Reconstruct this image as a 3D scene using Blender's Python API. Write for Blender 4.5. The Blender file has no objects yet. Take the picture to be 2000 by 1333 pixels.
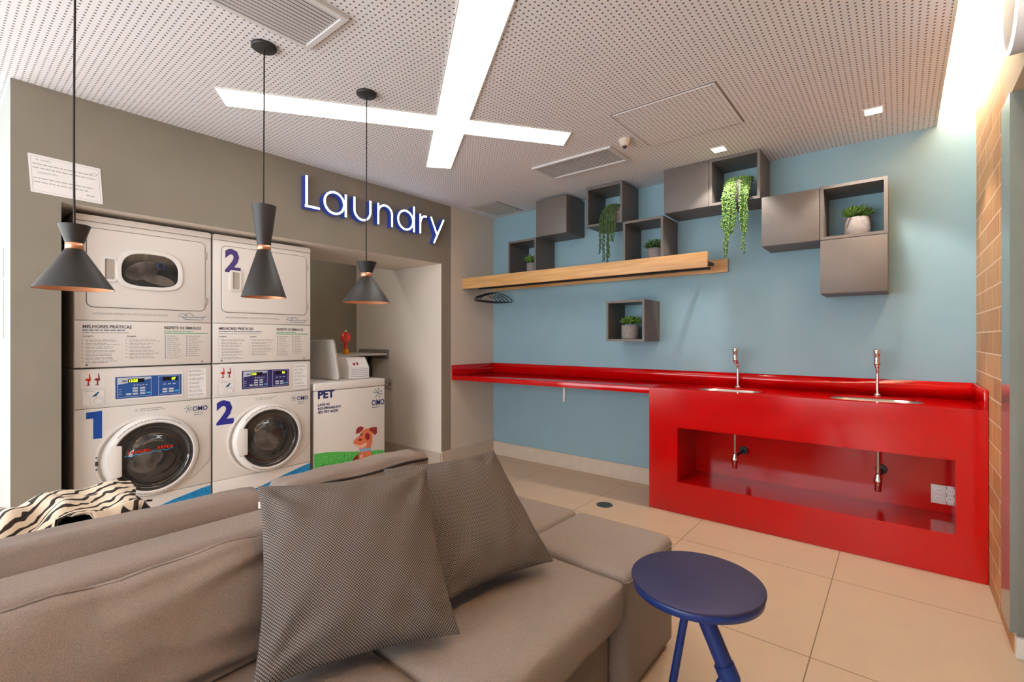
import bpy, math, random
from mathutils import Vector, Matrix
random.seed(7)
PI = math.pi
SC = bpy.context.scene
COL = SC.collection

# ------------------------------------------------------------------ camera
cam_d = bpy.data.cameras.new('camera'); cam = bpy.data.objects.new('camera', cam_d); COL.objects.link(cam)
YAW = math.atan2(758.0, 933.0)
cam.location = (0, 0, 1.2)
cam.rotation_euler = (PI/2, 0, YAW)
cam_d.sensor_width = 36.0
cam_d.lens = 933.0/2000*36.0
cam_d.shift_y = (661.5-666.5)/2000.0
cam_d.clip_start = 0.02
SC.camera = cam

# ------------------------------------------------------------------ world, exposure
SC.view_settings.view_transform = 'Standard'
SC.view_settings.look = 'None'
SC.view_settings.gamma = 1.0
SC.view_settings.use_curve_mapping = False
SC.view_settings.exposure = 0.35
w = bpy.data.worlds.new('world'); SC.world = w; w.use_nodes = True
bgn = w.node_tree.nodes['Background']
bgn.inputs[0].default_value = (0.92, 0.96, 1.0, 1); bgn.inputs[1].default_value = 1.6

def area(name, loc, rot, sx, sy, power, color, spread=180):
    l = bpy.data.lights.new(name, 'AREA'); l.shape = 'RECTANGLE'; l.size = sx; l.size_y = sy
    l.energy = power; l.color = color; l.spread = math.radians(spread)
    o = bpy.data.objects.new(name, l); COL.objects.link(o); o.location = loc; o.rotation_euler = rot
    return o
# daylight entering through the window openings behind and to the left of the viewer
area('window_daylight_rear', (-2.4, -2.42, 1.25), (PI/2, 0, 0), 4.6, 1.9, 128, (.93, 0.96, 1.0))
area('window_daylight_side', (-5.9, -1.1, 1.3), (PI/2, 0, -PI/2), 2.2, 1.9, 38, (0.88, 0.94, 1.0))

# ------------------------------------------------------------------ materials
def nodes_of(m):
    m.use_nodes = True
    return m.node_tree.nodes, m.node_tree.links, m.node_tree.nodes['Principled BSDF']
def mat(name, col, rough=0.6, metal=0.0, noise=0.0, nscale=8.0, bump=0.0, bscale=200.0, emit=None, estr=0.0, spec=0.5, coat=0.0):
    m = bpy.data.materials.new(name); N, L, P = nodes_of(m)
    P.inputs['Base Color'].default_value = (*col, 1); P.inputs['Roughness'].default_value = rough
    P.inputs['Metallic'].default_value = metal; P.inputs['Specular IOR Level'].default_value = spec
    P.inputs['Coat Weight'].default_value = coat
    if emit: P.inputs['Emission Color'].default_value = (*emit, 1); P.inputs['Emission Strength'].default_value = estr
    tc = N.new('ShaderNodeTexCoord')
    if noise > 0:
        n = N.new('ShaderNodeTexNoise'); n.inputs['Scale'].default_value = nscale; n.inputs['Detail'].default_value = 5
        L.new(tc.outputs['Object'], n.inputs['Vector'])
        r = N.new('ShaderNodeValToRGB')
        r.color_ramp.elements[0].position = .3; r.color_ramp.elements[1].position = .7
        r.color_ramp.elements[0].color = (*[c*(1-noise) for c in col], 1); r.color_ramp.elements[1].color = (*[min(1, c*(1+noise)) for c in col], 1)
        L.new(n.outputs[0], r.inputs[0]); L.new(r.outputs[0], P.inputs['Base Color'])
    if bump > 0:
        n = N.new('ShaderNodeTexNoise'); n.inputs['Scale'].default_value = bscale; n.inputs['Detail'].default_value = 3
        L.new(tc.outputs['Object'], n.inputs['Vector'])
        b = N.new('ShaderNodeBump'); b.inputs['Strength'].default_value = bump; b.inputs['Distance'].default_value = .002
        L.new(n.outputs[0], b.inputs['Height']); L.new(b.outputs[0], P.inputs['Normal'])
    return m
def srgb(r, g, b):
    f = lambda c: ((c/255+.055)/1.055)**2.4 if c > 10 else c/255/12.92
    return (f(r), f(g), f(b))

def math_n(N, L, op, a, b=None):
    n = N.new('ShaderNodeMath'); n.operation = op
    for i, v in enumerate((a, b)):
        if v is None: continue
        if isinstance(v, (int, float)): n.inputs[i].default_value = v
        else: L.new(v, n.inputs[i])
    return n.outputs[0]

def perforated(name, col, hole):
    m = bpy.data.materials.new(name); N, L, P = nodes_of(m)
    P.inputs['Roughness'].default_value = .8; P.inputs['Specular IOR Level'].default_value = .2
    g = N.new('ShaderNodeNewGeometry'); s = N.new('ShaderNodeSeparateXYZ'); L.new(g.outputs['Position'], s.inputs[0])
    pitch = 0.0236
    d2 = []
    for ax in (0, 1):
        q = math_n(N, L, 'DIVIDE', s.outputs[ax], pitch)
        f = math_n(N, L, 'FRACT', math_n(N, L, 'ADD', q, 1000.0))
        c = math_n(N, L, 'SUBTRACT', f, .5)
        d2.append(math_n(N, L, 'MULTIPLY', c, c))
    d = math_n(N, L, 'SQRT', math_n(N, L, 'ADD', d2[0], d2[1]))
    r = N.new('ShaderNodeValToRGB'); r.color_ramp.elements[0].position = .16; r.color_ramp.elements[1].position = .20
    r.color_ramp.elements[0].color = (*hole, 1); r.color_ramp.elements[1].color = (*col, 1)
    L.new(d, r.inputs[0]); L.new(r.outputs[0], P.inputs['Base Color'])
    return m

def tiles(name, col, grout, x0, y0, px, py, gw):
    m = bpy.data.materials.new(name); N, L, P = nodes_of(m)
    P.inputs['Roughness'].default_value = .38; P.inputs['Specular IOR Level'].default_value = .35
    g = N.new('ShaderNodeNewGeometry'); s = N.new('ShaderNodeSeparateXYZ'); L.new(g.outputs['Position'], s.inputs[0])
    ms = []
    for ax, o, p in ((0, x0, px), (1, y0, py)):
        q = math_n(N, L, 'DIVIDE', math_n(N, L, 'SUBTRACT', s.outputs[ax], o), p)
        f = math_n(N, L, 'FRACT', math_n(N, L, 'ADD', q, 100.5))
        c = math_n(N, L, 'ABSOLUTE', math_n(N, L, 'SUBTRACT', f, .5))
        ms.append(math_n(N, L, 'LESS_THAN', c, gw/p))
    mk = math_n(N, L, 'MAXIMUM', ms[0], ms[1])
    n = N.new('ShaderNodeTexNoise'); n.inputs['Scale'].default_value = 5; n.inputs['Detail'].default_value = 8; L.new(g.outputs['Position'], n.inputs['Vector'])
    r = N.new('ShaderNodeValToRGB'); r.color_ramp.elements[0].color = (*[c*.93 for c in col], 1); r.color_ramp.elements[1].color = (*[c*1.07 for c in col], 1)
    L.new(n.outputs[0], r.inputs[0])
    mx = N.new('ShaderNodeMix'); mx.data_type = 'RGBA'; L.new(mk, mx.inputs[0]); L.new(r.outputs[0], mx.inputs[6]); mx.inputs[7].default_value = (*grout, 1)
    L.new(mx.outputs[2], P.inputs['Base Color'])
    return m

def wood(name, c1, c2, axis='X', scale=3.0, rough=.45):
    m = bpy.data.materials.new(name); N, L, P = nodes_of(m); P.inputs['Roughness'].default_value = rough
    tc = N.new('ShaderNodeTexCoord'); mp = N.new('ShaderNodeMapping')
    st = {'X': (1, 14, 14), 'Y': (14, 1, 14), 'Z': (14, 14, 1)}[axis]
    mp.inputs['Scale'].default_value = st; L.new(tc.outputs['Object'], mp.inputs[0])
    n = N.new('ShaderNodeTexNoise'); n.inputs['Scale'].default_value = scale; n.inputs['Detail'].default_value = 6; n.inputs['Distortion'].default_value = .4
    L.new(mp.outputs[0], n.inputs['Vector'])
    r = N.new('ShaderNodeValToRGB'); r.color_ramp.elements[0].position = .3; r.color_ramp.elements[1].position = .7
    r.color_ramp.elements[0].color = (*c1, 1); r.color_ramp.elements[1].color = (*c2, 1)
    L.new(n.outputs[0], r.inputs[0]); L.new(r.outputs[0], P.inputs['Base Color'])
    return m

def brick_mat(name):
    m = bpy.data.materials.new(name); N, L, P = nodes_of(m); P.inputs['Roughness'].default_value = .55
    g = N.new('ShaderNodeNewGeometry'); s = N.new('ShaderNodeSeparateXYZ'); L.new(g.outputs['Position'], s.inputs[0])
    cb = N.new('ShaderNodeCombineXYZ')
    L.new(s.outputs[1], cb.inputs[0]); L.new(math_n(N, L, 'ADD', s.outputs[2], -1.127+1.05), cb.inputs[1])
    b = N.new('ShaderNodeTexBrick'); b.offset = .5; b.inputs['Scale'].default_value = 1
    b.inputs['Brick Width'].default_value = .42; b.inputs['Row Height'].default_value = .105; b.inputs['Mortar Size'].default_value = .0035
    b.inputs['Color1'].default_value = (*srgb(208, 160, 108), 1); b.inputs['Color2'].default_value = (*srgb(184, 134, 86), 1)
    b.inputs['Mortar'].default_value = (*srgb(236, 212, 184), 1)
    L.new(cb.outputs[0], b.inputs['Vector'])
    mp = N.new('ShaderNodeMapping'); mp.inputs['Scale'].default_value = (1, 9, 1.5); L.new(g.outputs['Position'], mp.inputs[0])
    n = N.new('ShaderNodeTexNoise'); n.inputs['Scale'].default_value = 3; n.inputs['Detail'].default_value = 6; L.new(mp.outputs[0], n.inputs['Vector'])
    r = N.new('ShaderNodeValToRGB'); r.color_ramp.elements[0].position = .3; r.color_ramp.elements[1].position = .7
    r.color_ramp.elements[0].color = (.78, .78, .78, 1); r.color_ramp.elements[1].color = (1.12, 1.1, 1.05, 1)
    L.new(n.outputs[0], r.inputs[0])
    mx = N.new('ShaderNodeMix'); mx.data_type = 'RGBA'; mx.blend_type = 'MULTIPLY'; mx.inputs[0].default_value = 1
    L.new(b.outputs[0], mx.inputs[6]); L.new(r.outputs[0], mx.inputs[7]); L.new(mx.outputs[2], P.inputs['Base Color'])
    return m

def weave(name, dark, light, pitch):
    m = bpy.data.materials.new(name); N, L, P = nodes_of(m); P.inputs['Roughness'].default_value = .9; P.inputs['Specular IOR Level'].default_value = .15
    tc = N.new('ShaderNodeTexCoord'); s = N.new('ShaderNodeSeparateXYZ'); L.new(tc.outputs['UV'], s.inputs[0])
    k = 2*PI/pitch
    a = math_n(N, L, 'SINE', math_n(N, L, 'MULTIPLY', s.outputs[0], k))
    c = math_n(N, L, 'SINE', math_n(N, L, 'MULTIPLY', s.outputs[1], k))
    p = math_n(N, L, 'MULTIPLY', a, c)
    r = N.new('ShaderNodeValToRGB'); r.color_ramp.elements[0].position = .42; r.color_ramp.elements[1].position = .62
    r.color_ramp.elements[0].color = (*dark, 1); r.color_ramp.elements[1].color = (*light, 1)
    L.new(math_n(N, L, 'ADD', math_n(N, L, 'MULTIPLY', p, .5), .5), r.inputs[0])
    L.new(r.outputs[0], P.inputs['Base Color'])
    b = N.new('ShaderNodeBump'); b.inputs['Strength'].default_value = .5; b.inputs['Distance'].default_value = .001
    L.new(p, b.inputs['Height']); L.new(b.outputs[0], P.inputs['Normal'])
    return m

def zebra(name):
    m = bpy.data.materials.new(name); N, L, P = nodes_of(m); P.inputs['Roughness'].default_value = .85
    tc = N.new('ShaderNodeTexCoord')
    wv = N.new('ShaderNodeTexWave'); wv.wave_type = 'BANDS'; wv.bands_direction = 'DIAGONAL'
    wv.inputs['Scale'].default_value = 15; wv.inputs['Distortion'].default_value = 6; wv.inputs['Detail'].default_value = 1.2; wv.inputs['Detail Scale'].default_value = 1.1
    L.new(tc.outputs['UV'], wv.inputs['Vector'])
    r = N.new('ShaderNodeValToRGB'); r.color_ramp.interpolation = 'LINEAR'
    r.color_ramp.elements[0].position = .22; r.color_ramp.elements[1].position = .30
    r.color_ramp.elements[0].color = (*srgb(38, 26, 20), 1); r.color_ramp.elements[1].color = (*srgb(226, 210, 186), 1)
    L.new(wv.outputs[0], r.inputs[0]); L.new(r.outputs[0], P.inputs['Base Color'])
    return m

M = {}
M['ceiling'] = perforated('perforated_plaster', srgb(232, 230, 232), srgb(100, 94, 94))
M['white_plaster'] = mat('white_plaster', srgb(222, 220, 212), .85, noise=.02, bump=.1)
M['jamb_plaster'] = mat('jamb_plaster', srgb(230, 220, 208), .85)
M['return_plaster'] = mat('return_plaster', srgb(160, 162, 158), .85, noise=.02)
M['cream_plaster'] = mat('cream_plaster', srgb(212, 200, 186), .85, noise=.02, bump=.1)
M['pale_panel'] = mat('pale_panel', srgb(190, 186, 180), .8)
M['brown_plaster'] = mat('brown_plaster', srgb(142, 134, 120), .85, noise=.04, nscale=5, bump=.15)
M['blue_plaster'] = mat('blue_plaster', srgb(136, 168, 180), .8, noise=.03, nscale=4, bump=.1)
M['floor'] = tiles('beige_floor_tiles', srgb(196, 174, 148), srgb(122, 104, 84), -1.015, 2.10, .752, .755, .0022)
M['skirting'] = mat('skirting_stone', srgb(200, 186, 170), .5, noise=.05, nscale=12)
M['brick'] = brick_mat('thin_brick_tiles')
M['red'] = mat('red_quartz', (.48, .001, .0016), .12, spec=.5, noise=.06, nscale=400)
M['cube'] = mat('grey_laminate', srgb(104, 97, 92), .5, noise=.03, nscale=30)
M['oak'] = wood('oak_veneer', srgb(192, 142, 86), srgb(216, 170, 112), 'X', 3)
M['oak_z'] = wood('cabinet_wood', srgb(176, 120, 62), srgb(204, 150, 88), 'Z', 3)
M['sofa'] = mat('taupe_linen', srgb(139, 128, 121), .92, noise=.24, nscale=520, bump=.5, bscale=600, spec=.15)
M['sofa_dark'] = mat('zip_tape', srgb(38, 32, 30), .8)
M['pillow'] = weave('basket_weave', srgb(56, 51, 50), srgb(130, 122, 116), .0072)
M['tag'] = mat('fabric_tag', srgb(235, 232, 228), .7)
M['zebra'] = zebra('zebra_plush')
M['black_fabric'] = mat('black_fabric', srgb(26, 22, 24), .9)
M['navy'] = mat('navy_lacquer', srgb(33, 31, 70), .6, noise=.05, nscale=60, bump=.1, bscale=150)
M['navy_side'] = mat('blue_metal', srgb(15, 42, 106), .38)
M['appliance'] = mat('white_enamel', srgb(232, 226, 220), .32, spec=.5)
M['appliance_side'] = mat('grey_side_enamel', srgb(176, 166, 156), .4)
M['plastic'] = mat('white_plastic', srgb(238, 234, 230), .28)
M['groove'] = mat('dark_gasket', srgb(58, 52, 50), .7)
M['glass_dark'] = mat('tinted_bowl_glass', srgb(52, 50, 48), .06, spec=.6, noise=.45, nscale=9, coat=.4)
M['drum'] = mat('drum_steel', srgb(96, 90, 86), .3, metal=.7, noise=.5, nscale=9)
M['laundry'] = mat('tumbling_laundry', srgb(84, 76, 70), .55, noise=.85, nscale=11)
M['chrome'] = mat('chrome', (.75, .72, .70), .14, metal=1)
M['steel'] = mat('brushed_steel', (.62, .58, .55), .3, metal=1)
M['black_metal'] = mat('black_powder_coat', srgb(42, 41, 40), .5)
M['copper'] = mat('copper', (.86, .42, .26), .3, metal=.9)
M['copper_in'] = mat('copper_lining', (.86, .40, .22), .4, metal=.5)
M['cable'] = mat('black_cable', srgb(40, 30, 28), .7)
M['black_plastic'] = mat('black_plastic', srgb(20, 20, 22), .4)
M['alu'] = mat('painted_grille', srgb(214, 212, 212), .45)
M['alu_dark'] = mat('grille_void', srgb(104, 100, 100), .8)
M['light_warm'] = mat('cross_diffuser', (1, 1, 1), .5, emit=(1.0, .95, .88), estr=4.6)
M['light_spot'] = mat('downlight_led', (1, 1, 1), .5, emit=(1.0, .93, .84), estr=25)
M['light_cove'] = mat('cove_led', (1, 1, 1), .5, emit=(1.0, .94, .84), estr=300)
M['light_recess_fill'] = mat('recess_fill_glow', (1, 1, 1), .5, emit=(1.0, .93, .85), estr=8)
M['light_sign'] = mat('sign_face', (1, 1, 1), .5, emit=(.66, .80, 1.0), estr=3.6)
M['light_ring'] = mat('ring_light', (1, 1, 1), .5, emit=(.95, .95, 1.0), estr=4)
M['sign_side'] = mat('sign_blue_side', srgb(28, 44, 104), .4, emit=(.05, .10, .6), estr=.20)
M['pot'] = mat('concrete_pot', srgb(136, 128, 124), .85, noise=.18, nscale=40, bump=.6, bscale=60)
M['pot_white'] = mat('white_pot', srgb(222, 214, 208), .6)
M['leaf'] = mat('succulent_leaf', srgb(88, 124, 44), .5, noise=.35, nscale=25)
M['leaf_dark'] = mat('succulent_leaf_dark', srgb(70, 98, 52), .55, noise=.35, nscale=25)
M['pearl'] = mat('trailing_leaf', srgb(98, 134, 56), .5, noise=.45, nscale=60)
M['pearl_dark'] = mat('trailing_leaf_dark', srgb(70, 96, 48), .5, noise=.35, nscale=60)
M['soil'] = mat('soil', srgb(60, 50, 40), .95)
M['ink'] = mat('grey_ink', srgb(172, 167, 165), .8)
M['ink_dark'] = mat('dark_ink', srgb(62, 56, 66), .7)
M['ink_green'] = mat('green_ink', srgb(96, 170, 130), .7)
M['ink_navy'] = mat('navy_ink', srgb(26, 44, 112), .6)
M['ink_blue'] = mat('blue_vinyl', srgb(16, 78, 172), .5)
M['ink_purple'] = mat('purple_vinyl', srgb(76, 58, 128), .5)
M['ink_violet'] = mat('indigo_vinyl', srgb(42, 46, 150), .5)
M['panel_blue'] = mat('control_blue', srgb(44, 88, 160), .35)
M['panel_navy'] = mat('control_indigo', srgb(48, 46, 108), .35)
M['wave'] = mat('wave_vinyl', srgb(20, 134, 196), .5, noise=.25, nscale=45)
M['led'] = mat('led_digits', srgb(190, 220, 20), .5, emit=(.65, .85, .05), estr=1.2)
M['led_bg'] = mat('led_window', srgb(26, 18, 20), .3)
M['key_white'] = mat('key_white', srgb(200, 208, 216), .4)
M['key_cyan'] = mat('key_cyan', srgb(70, 180, 226), .4)
M['paper'] = mat('paper', srgb(240, 236, 234), .8)
M['grass'] = mat('grass_print', srgb(88, 196, 90), .6, noise=.25, nscale=60)
M['grass_line'] = mat('grass_print_line', srgb(36, 120, 60), .6)
M['dog'] = mat('dog_orange', srgb(226, 122, 84), .6)
M['dog_light'] = mat('dog_light', srgb(244, 190, 160), .6)
M['dog_dark'] = mat('dog_brown', srgb(150, 44, 42), .6)
M['collar'] = mat('collar_blue', srgb(150, 180, 222), .6)
M['logo_green'] = mat('logo_green', srgb(40, 120, 84), .6)
M['logo_teal'] = mat('logo_teal', srgb(30, 90, 130), .6)
M['red_lens'] = mat('red_lens', srgb(226, 44, 16), .2, coat=.5)
M['amber'] = mat('amber_base', srgb(214, 140, 20), .4)
M['casing'] = mat('grey_glossy_casing', srgb(122, 128, 122), .12)
M['grey_wall'] = mat('grey_green_wall', srgb(112, 114, 106), .6, noise=.03)
M['header'] = mat('beige_header', srgb(214, 196, 168), .7)
M['drain'] = mat('drain_grate', srgb(84, 96, 98), .4, metal=.5)
M['outlet'] = mat('outlet_plate', srgb(222, 214, 206), .4)
M['sensor'] = mat('sensor_housing', srgb(214, 200, 188), .5)

# ------------------------------------------------------------------ mesh helpers
class MB:
    def __init__(s): s.v = []; s.f = []; s.m = []; s.sm = []; s.uv = None
    def add(s, vs, fs, mi=0, smooth=False):
        o = len(s.v); s.v += [tuple(v) for v in vs]
        for f in fs: s.f.append(tuple(i+o for i in f)); s.m.append(mi); s.sm.append(smooth)
        return s
    def box(s, x0, x1, y0, y1, z0, z1, mi=0, fm=None):
        fm = fm or {}
        vs = [(x0, y0, z0), (x1, y0, z0), (x1, y1, z0), (x0, y1, z0), (x0, y0, z1), (x1, y0, z1), (x1, y1, z1), (x0, y1, z1)]
        for k, f in (('-Z', (0, 3, 2, 1)), ('+Z', (4, 5, 6, 7)), ('-Y', (0, 1, 5, 4)), ('+X', (1, 2, 6, 5)), ('+Y', (2, 3, 7, 6)), ('-X', (3, 0, 4, 7))):
            s.add([vs[i] for i in f], [(0, 1, 2, 3)], fm.get(k, mi))
        return s
    def prism(s, pts, lo, hi, axis='X', mi=0, smooth=False):
        """pts: 2-D outline, extruded along axis from lo to hi"""
        n = len(pts)
        def P(p, h):
            if axis == 'X': return (h, p[0], p[1])
            if axis == 'Y': return (p[0], h, p[1])
            return (p[0], p[1], h)
        vs = [P(p, lo) for p in pts]+[P(p, hi) for p in pts]
        s.add(vs, [tuple(range(n))[::-1], tuple(range(n, 2*n))], mi)
        s.add(vs, [(i, (i+1) % n, (i+1) % n+n, i+n) for i in range(n)], mi, smooth)
        return s
    def lathe(s, prof, c=(0, 0, 0), seg=32, mi=0, axis='Z', smooth=True, sx=1, sy=1):
        vs = []; n = len(prof)
        for k in range(seg):
            a = 2*PI*k/seg
            for r, h in prof:
                x, y = r*math.cos(a)*sx, r*math.sin(a)*sy
                if axis == 'Z': vs.append((c[0]+x, c[1]+y, c[2]+h))
                elif axis == 'X': vs.append((c[0]+h, c[1]+x, c[2]+y))
                else: vs.append((c[0]+x, c[1]+h, c[2]+y))
        fs = []
        for k in range(seg):
            k2 = (k+1) % seg
            for i in range(n-1): fs.append((k*n+i, k2*n+i, k2*n+i+1, k*n+i+1))
        s.add(vs, fs, mi, smooth)
        return s
    def cyl(s, p, q, r0, r1=None, seg=16, mi=0, caps=True, smooth=True):
        r1 = r0 if r1 is None else r1
        p, q = Vector(p), Vector(q); d = (q-p).normalized()
        a = d.orthogonal().normalized(); b = d.cross(a)
        vs = []
        for k in range(seg):
            t = 2*PI*k/seg; e = a*math.cos(t)+b*math.sin(t)
            vs += [p+e*r0, q+e*r1]
        s.add(vs, [(2*k, 2*((k+1) % seg), 2*((k+1) % seg)+1, 2*k+1) for k in range(seg)], mi, smooth)
        if caps: s.add(vs, [tuple(2*k for k in range(seg))[::-1], tuple(2*k+1 for k in range(seg))], mi)
        return s
    def tube(s, pts, r, seg=8, mi=0, closed=False):
        pts = [Vector(p) for p in pts]; n = len(pts); vs = []
        prev = None
        for i, p in enumerate(pts):
            a = pts[i-1] if (i > 0 or closed) else p; b = pts[(i+1) % n] if (i < n-1 or closed) else p
            d = (b-a).normalized()
            u = d.orthogonal().normalized() if prev is None else (prev-d*prev.dot(d)).normalized()
            prev = u; w_ = d.cross(u)
            for k in range(seg):
                t = 2*PI*k/seg; vs.append(p+(u*math.cos(t)+w_*math.sin(t))*r)
        fs = []
        for i in range(n if closed else n-1):
            j = (i+1) % n
            for k in range(seg): fs.append((i*seg+k, i*seg+(k+1) % seg, j*seg+(k+1) % seg, j*seg+k))
        s.add(vs, fs, mi, True)
        if not closed: s.add(vs, [tuple(range(seg))[::-1], tuple(range((n-1)*seg, n*seg))], mi)
        return s
    def ball(s, c, rx, ry, rz, seg=8, rings=5, mi=0, rot=None):
        vs = []; 
        for i in range(rings+1):
            ph = PI*i/rings
            for k in range(seg):
                t = 2*PI*k/seg
                v = Vector((rx*math.sin(ph)*math.cos(t), ry*math.sin(ph)*math.sin(t), rz*math.cos(ph)))
                if rot: v = rot @ v
                vs.append(v+Vector(c))
        fs = [(i*seg+k, (i+1)*seg+k, (i+1)*seg+(k+1) % seg, i*seg+(k+1) % seg) for i in range(rings) for k in range(seg)]
        s.add(vs, fs, mi, True)
        return s
    def build(s, name, mats, parent=None, loc=None, bevel=0, bseg=2, uvf=None, sub=0, weld=False):
        me = bpy.data.meshes.new(name)
        off = Vector(loc) if loc else Vector((0, 0, 0))
        me.from_pydata([tuple(Vector(v)-off) for v in s.v], [], s.f)
        if not isinstance(mats, (list, tuple)): mats = [mats]
        for m in mats: me.materials.append(m)
        me.polygons.foreach_set('material_index', s.m); me.polygons.foreach_set('use_smooth', s.sm)
        if uvf or s.uv:
            ul = me.uv_layers.new(name='UVMap')
            for l in me.loops: ul.data[l.index].uv = s.uv[l.vertex_index] if s.uv else uvf(s.v[l.vertex_index])
        me.update()
        o = bpy.data.objects.new(name, me); COL.objects.link(o)
        if parent is not None:
            o.parent = parent
            o.location = off - parent_world(parent)
        else: o.location = off
        if weld:
            wm = o.modifiers.new('weld', 'WELD'); wm.merge_threshold = .0002
        if bevel:
            if not weld: wm = o.modifiers.new('weld', 'WELD'); wm.merge_threshold = .0001
            b = o.modifiers.new('bevel', 'BEVEL'); b.width = bevel; b.segments = bseg; b.limit_method = 'ANGLE'; b.angle_limit = math.radians(40)
            b.harden_normals = False
            for p in me.polygons: p.use_smooth = True
            me.set_sharp_from_angle(angle=math.radians(50))
        if sub:
            sm = o.modifiers.new('sub', 'SUBSURF'); sm.levels = sub; sm.render_levels = sub
        return o
def parent_world(p):
    v = Vector((0, 0, 0))
    while p is not None: v += Vector(p.location); p = p.parent
    return v
def tag(o, label=None, cat=None, group=None, kind=None):
    if label: o['label'] = label
    if cat: o['category'] = cat
    if group: o['group'] = group
    if kind: o['kind'] = kind
    return o
def thing(name, label, cat, loc, group=None):
    o = bpy.data.objects.new(name, None); COL.objects.link(o); o.location = loc; o.empty_display_size = .1
    return tag(o, label, cat, group)
def structure(name, mb, mats, **k): return tag(mb.build(name, mats, **k), kind='structure')
def copy_tree(o, parent=None):
    c = o.copy(); COL.objects.link(c); c.parent = parent
    for ch in list(o.children): copy_tree(ch, c)
    return c
def rrect(y0, y1, z0, z1, r, n=6):
    pts = []
    for cx, cy, a0 in ((y1-r, z1-r, 0), (y0+r, z1-r, 90), (y0+r, z0+r, 180), (y1-r, z0+r, 270)):
        for k in range(n+1):
            a = math.radians(a0+90*k/n); pts.append((cx+r*math.cos(a), cy+r*math.sin(a)))
    return pts
def ring(mb, outer, inner, lo, hi, axis='X', mi=0):
    """plate with a hole: outer and inner outlines with equal point counts"""
    n = len(outer)
    def P(p, h): return (h, p[0], p[1]) if axis == 'X' else ((p[0], h, p[1]) if axis == 'Y' else (p[0], p[1], h))
    vs = [P(p, hi) for p in outer]+[P(p, hi) for p in inner]+[P(p, lo) for p in outer]+[P(p, lo) for p in inner]
    fs = []
    for i in range(n):
        j = (i+1) % n
        fs += [(i, j, n+j, n+i), (2*n+j, 2*n+i, 3*n+i, 3*n+j), (i, 2*n+i, 2*n+j, j), (n+i, n+j, 3*n+j, 3*n+i)]
    mb.add(vs, fs, mi)
def text_mb(mb, s, y, z, size, x, mi=0, bold=0.0, align='LEFT', sx=1.0, depth=.0004):
    """text standing in the plane X = x, reading along +Y"""
    cu = bpy.data.curves.new('t', 'FONT'); cu.body = s; cu.size = size; cu.align_x = align; cu.offset = bold; cu.extrude = depth; cu.resolution_u = 2
    o = bpy.data.objects.new('t', cu); COL.objects.link(o)
    dg = bpy.context.evaluated_depsgraph_get(); me = bpy.data.meshes.new_from_object(o.evaluated_get(dg))
    vs = [(x+v.co.z, y+v.co.x*sx, z+v.co.y) for v in me.vertices]
    mb.add(vs, [tuple(p.vertices) for p in me.polygons], mi)
    bpy.data.objects.remove(o); bpy.data.curves.remove(cu); bpy.data.meshes.remove(me)
def lines(mb, y0, z0, wid, n, pitch, h, x, mi=0, rnd=None, lead=True):
    """rows of unreadable small print"""
    rnd = rnd or random
    for i in range(n):
        z = z0-i*pitch; y = y0; end = y0+wid*rnd.uniform(.6, 1.0)
        while y < end:
            l = rnd.uniform(.008, .028)
            mb.box(x, x+.0004, y, min(y+l, end), z, z+h, mi); y += l+.004
def outline_box(mb, y0, y1, z0, z1, t, x, mi=0):
    mb.box(x, x+.0004, y0, y1, z1-t, z1, mi); mb.box(x, x+.0004, y0, y1, z0, z0+t, mi)
    mb.box(x, x+.0004, y0, y0+t, z0, z1, mi); mb.box(x, x+.0004, y1-t, y1, z0, z1, mi)

# ================================================================== SETTING
CZ = 2.448; BY = 3.753; LX = -3.3; RX = .335
structure('floor', MB().box(-6.1, 1.3, -2.6, 3.9, -.1, 0), M['floor'])
structure('ceiling', MB().box(-6.1, .165, -2.6, BY, CZ, CZ+.04), M['ceiling'])
structure('ceiling_cove', MB().box(-.25, 1.3, -2.6, BY, 2.648, 2.70).box(-.27, -.25, -2.6, BY, CZ+.04, 2.70), M['white_plaster'])
structure('trim_1', MB().box(.155, .168, -2.6, BY, CZ-.002, CZ+.048), M['white_plaster'])
structure('wall_back', MB().box(LX, 1.3, BY, 3.9, 0, 2.70), M['blue_plaster'])
# laundry wall: brown face around the deep recess, pale strip beside the blue wall
wl = MB()
wl.box(-3.42, LX, .26, .439, 0, CZ, 0, {'-Y': 1})                         # left pier
wl.box(-4.01, LX, .439, 3.023, 1.893, CZ, 2, {'+X': 0})                   # lintel with pale soffit
wl.box(-4.8, LX, 3.023, 3.144, 0, CZ, 2, {'+X': 0})                       # right pier
structure('wall_left', wl, [M['brown_plaster'], M['return_plaster'], M['jamb_plaster']])
structure('wall_left_pale', MB().box(-4.8, LX, 3.144, 3.9, 0, CZ), M['cream_plaster'])
structure('wall_recess', MB().box(-4.80, -4.68, .26, 3.023, 0, 2.5).box(-4.68, -3.42, .32, .439, 0, CZ).box(-4.7, -4.01, .3, 3.03, 2.3, 2.36), M['brown_plaster'])
structure('wall_return', MB().box(-6.1, -3.42, .26, .32, 0, 2.6), M['return_plaster'])
structure('baseboard_back', MB().box(LX+.014, -1.389, BY-.014, BY, 0, .132), M['skirting'])
structure('baseboard_left', MB().box(LX, LX+.014, 3.023, BY, 0, .150), M['skirting'])
structure('baseboard_recess', MB().box(-4.68, LX, 3.009, 3.023, 0, .135), M['skirting'])
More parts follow.
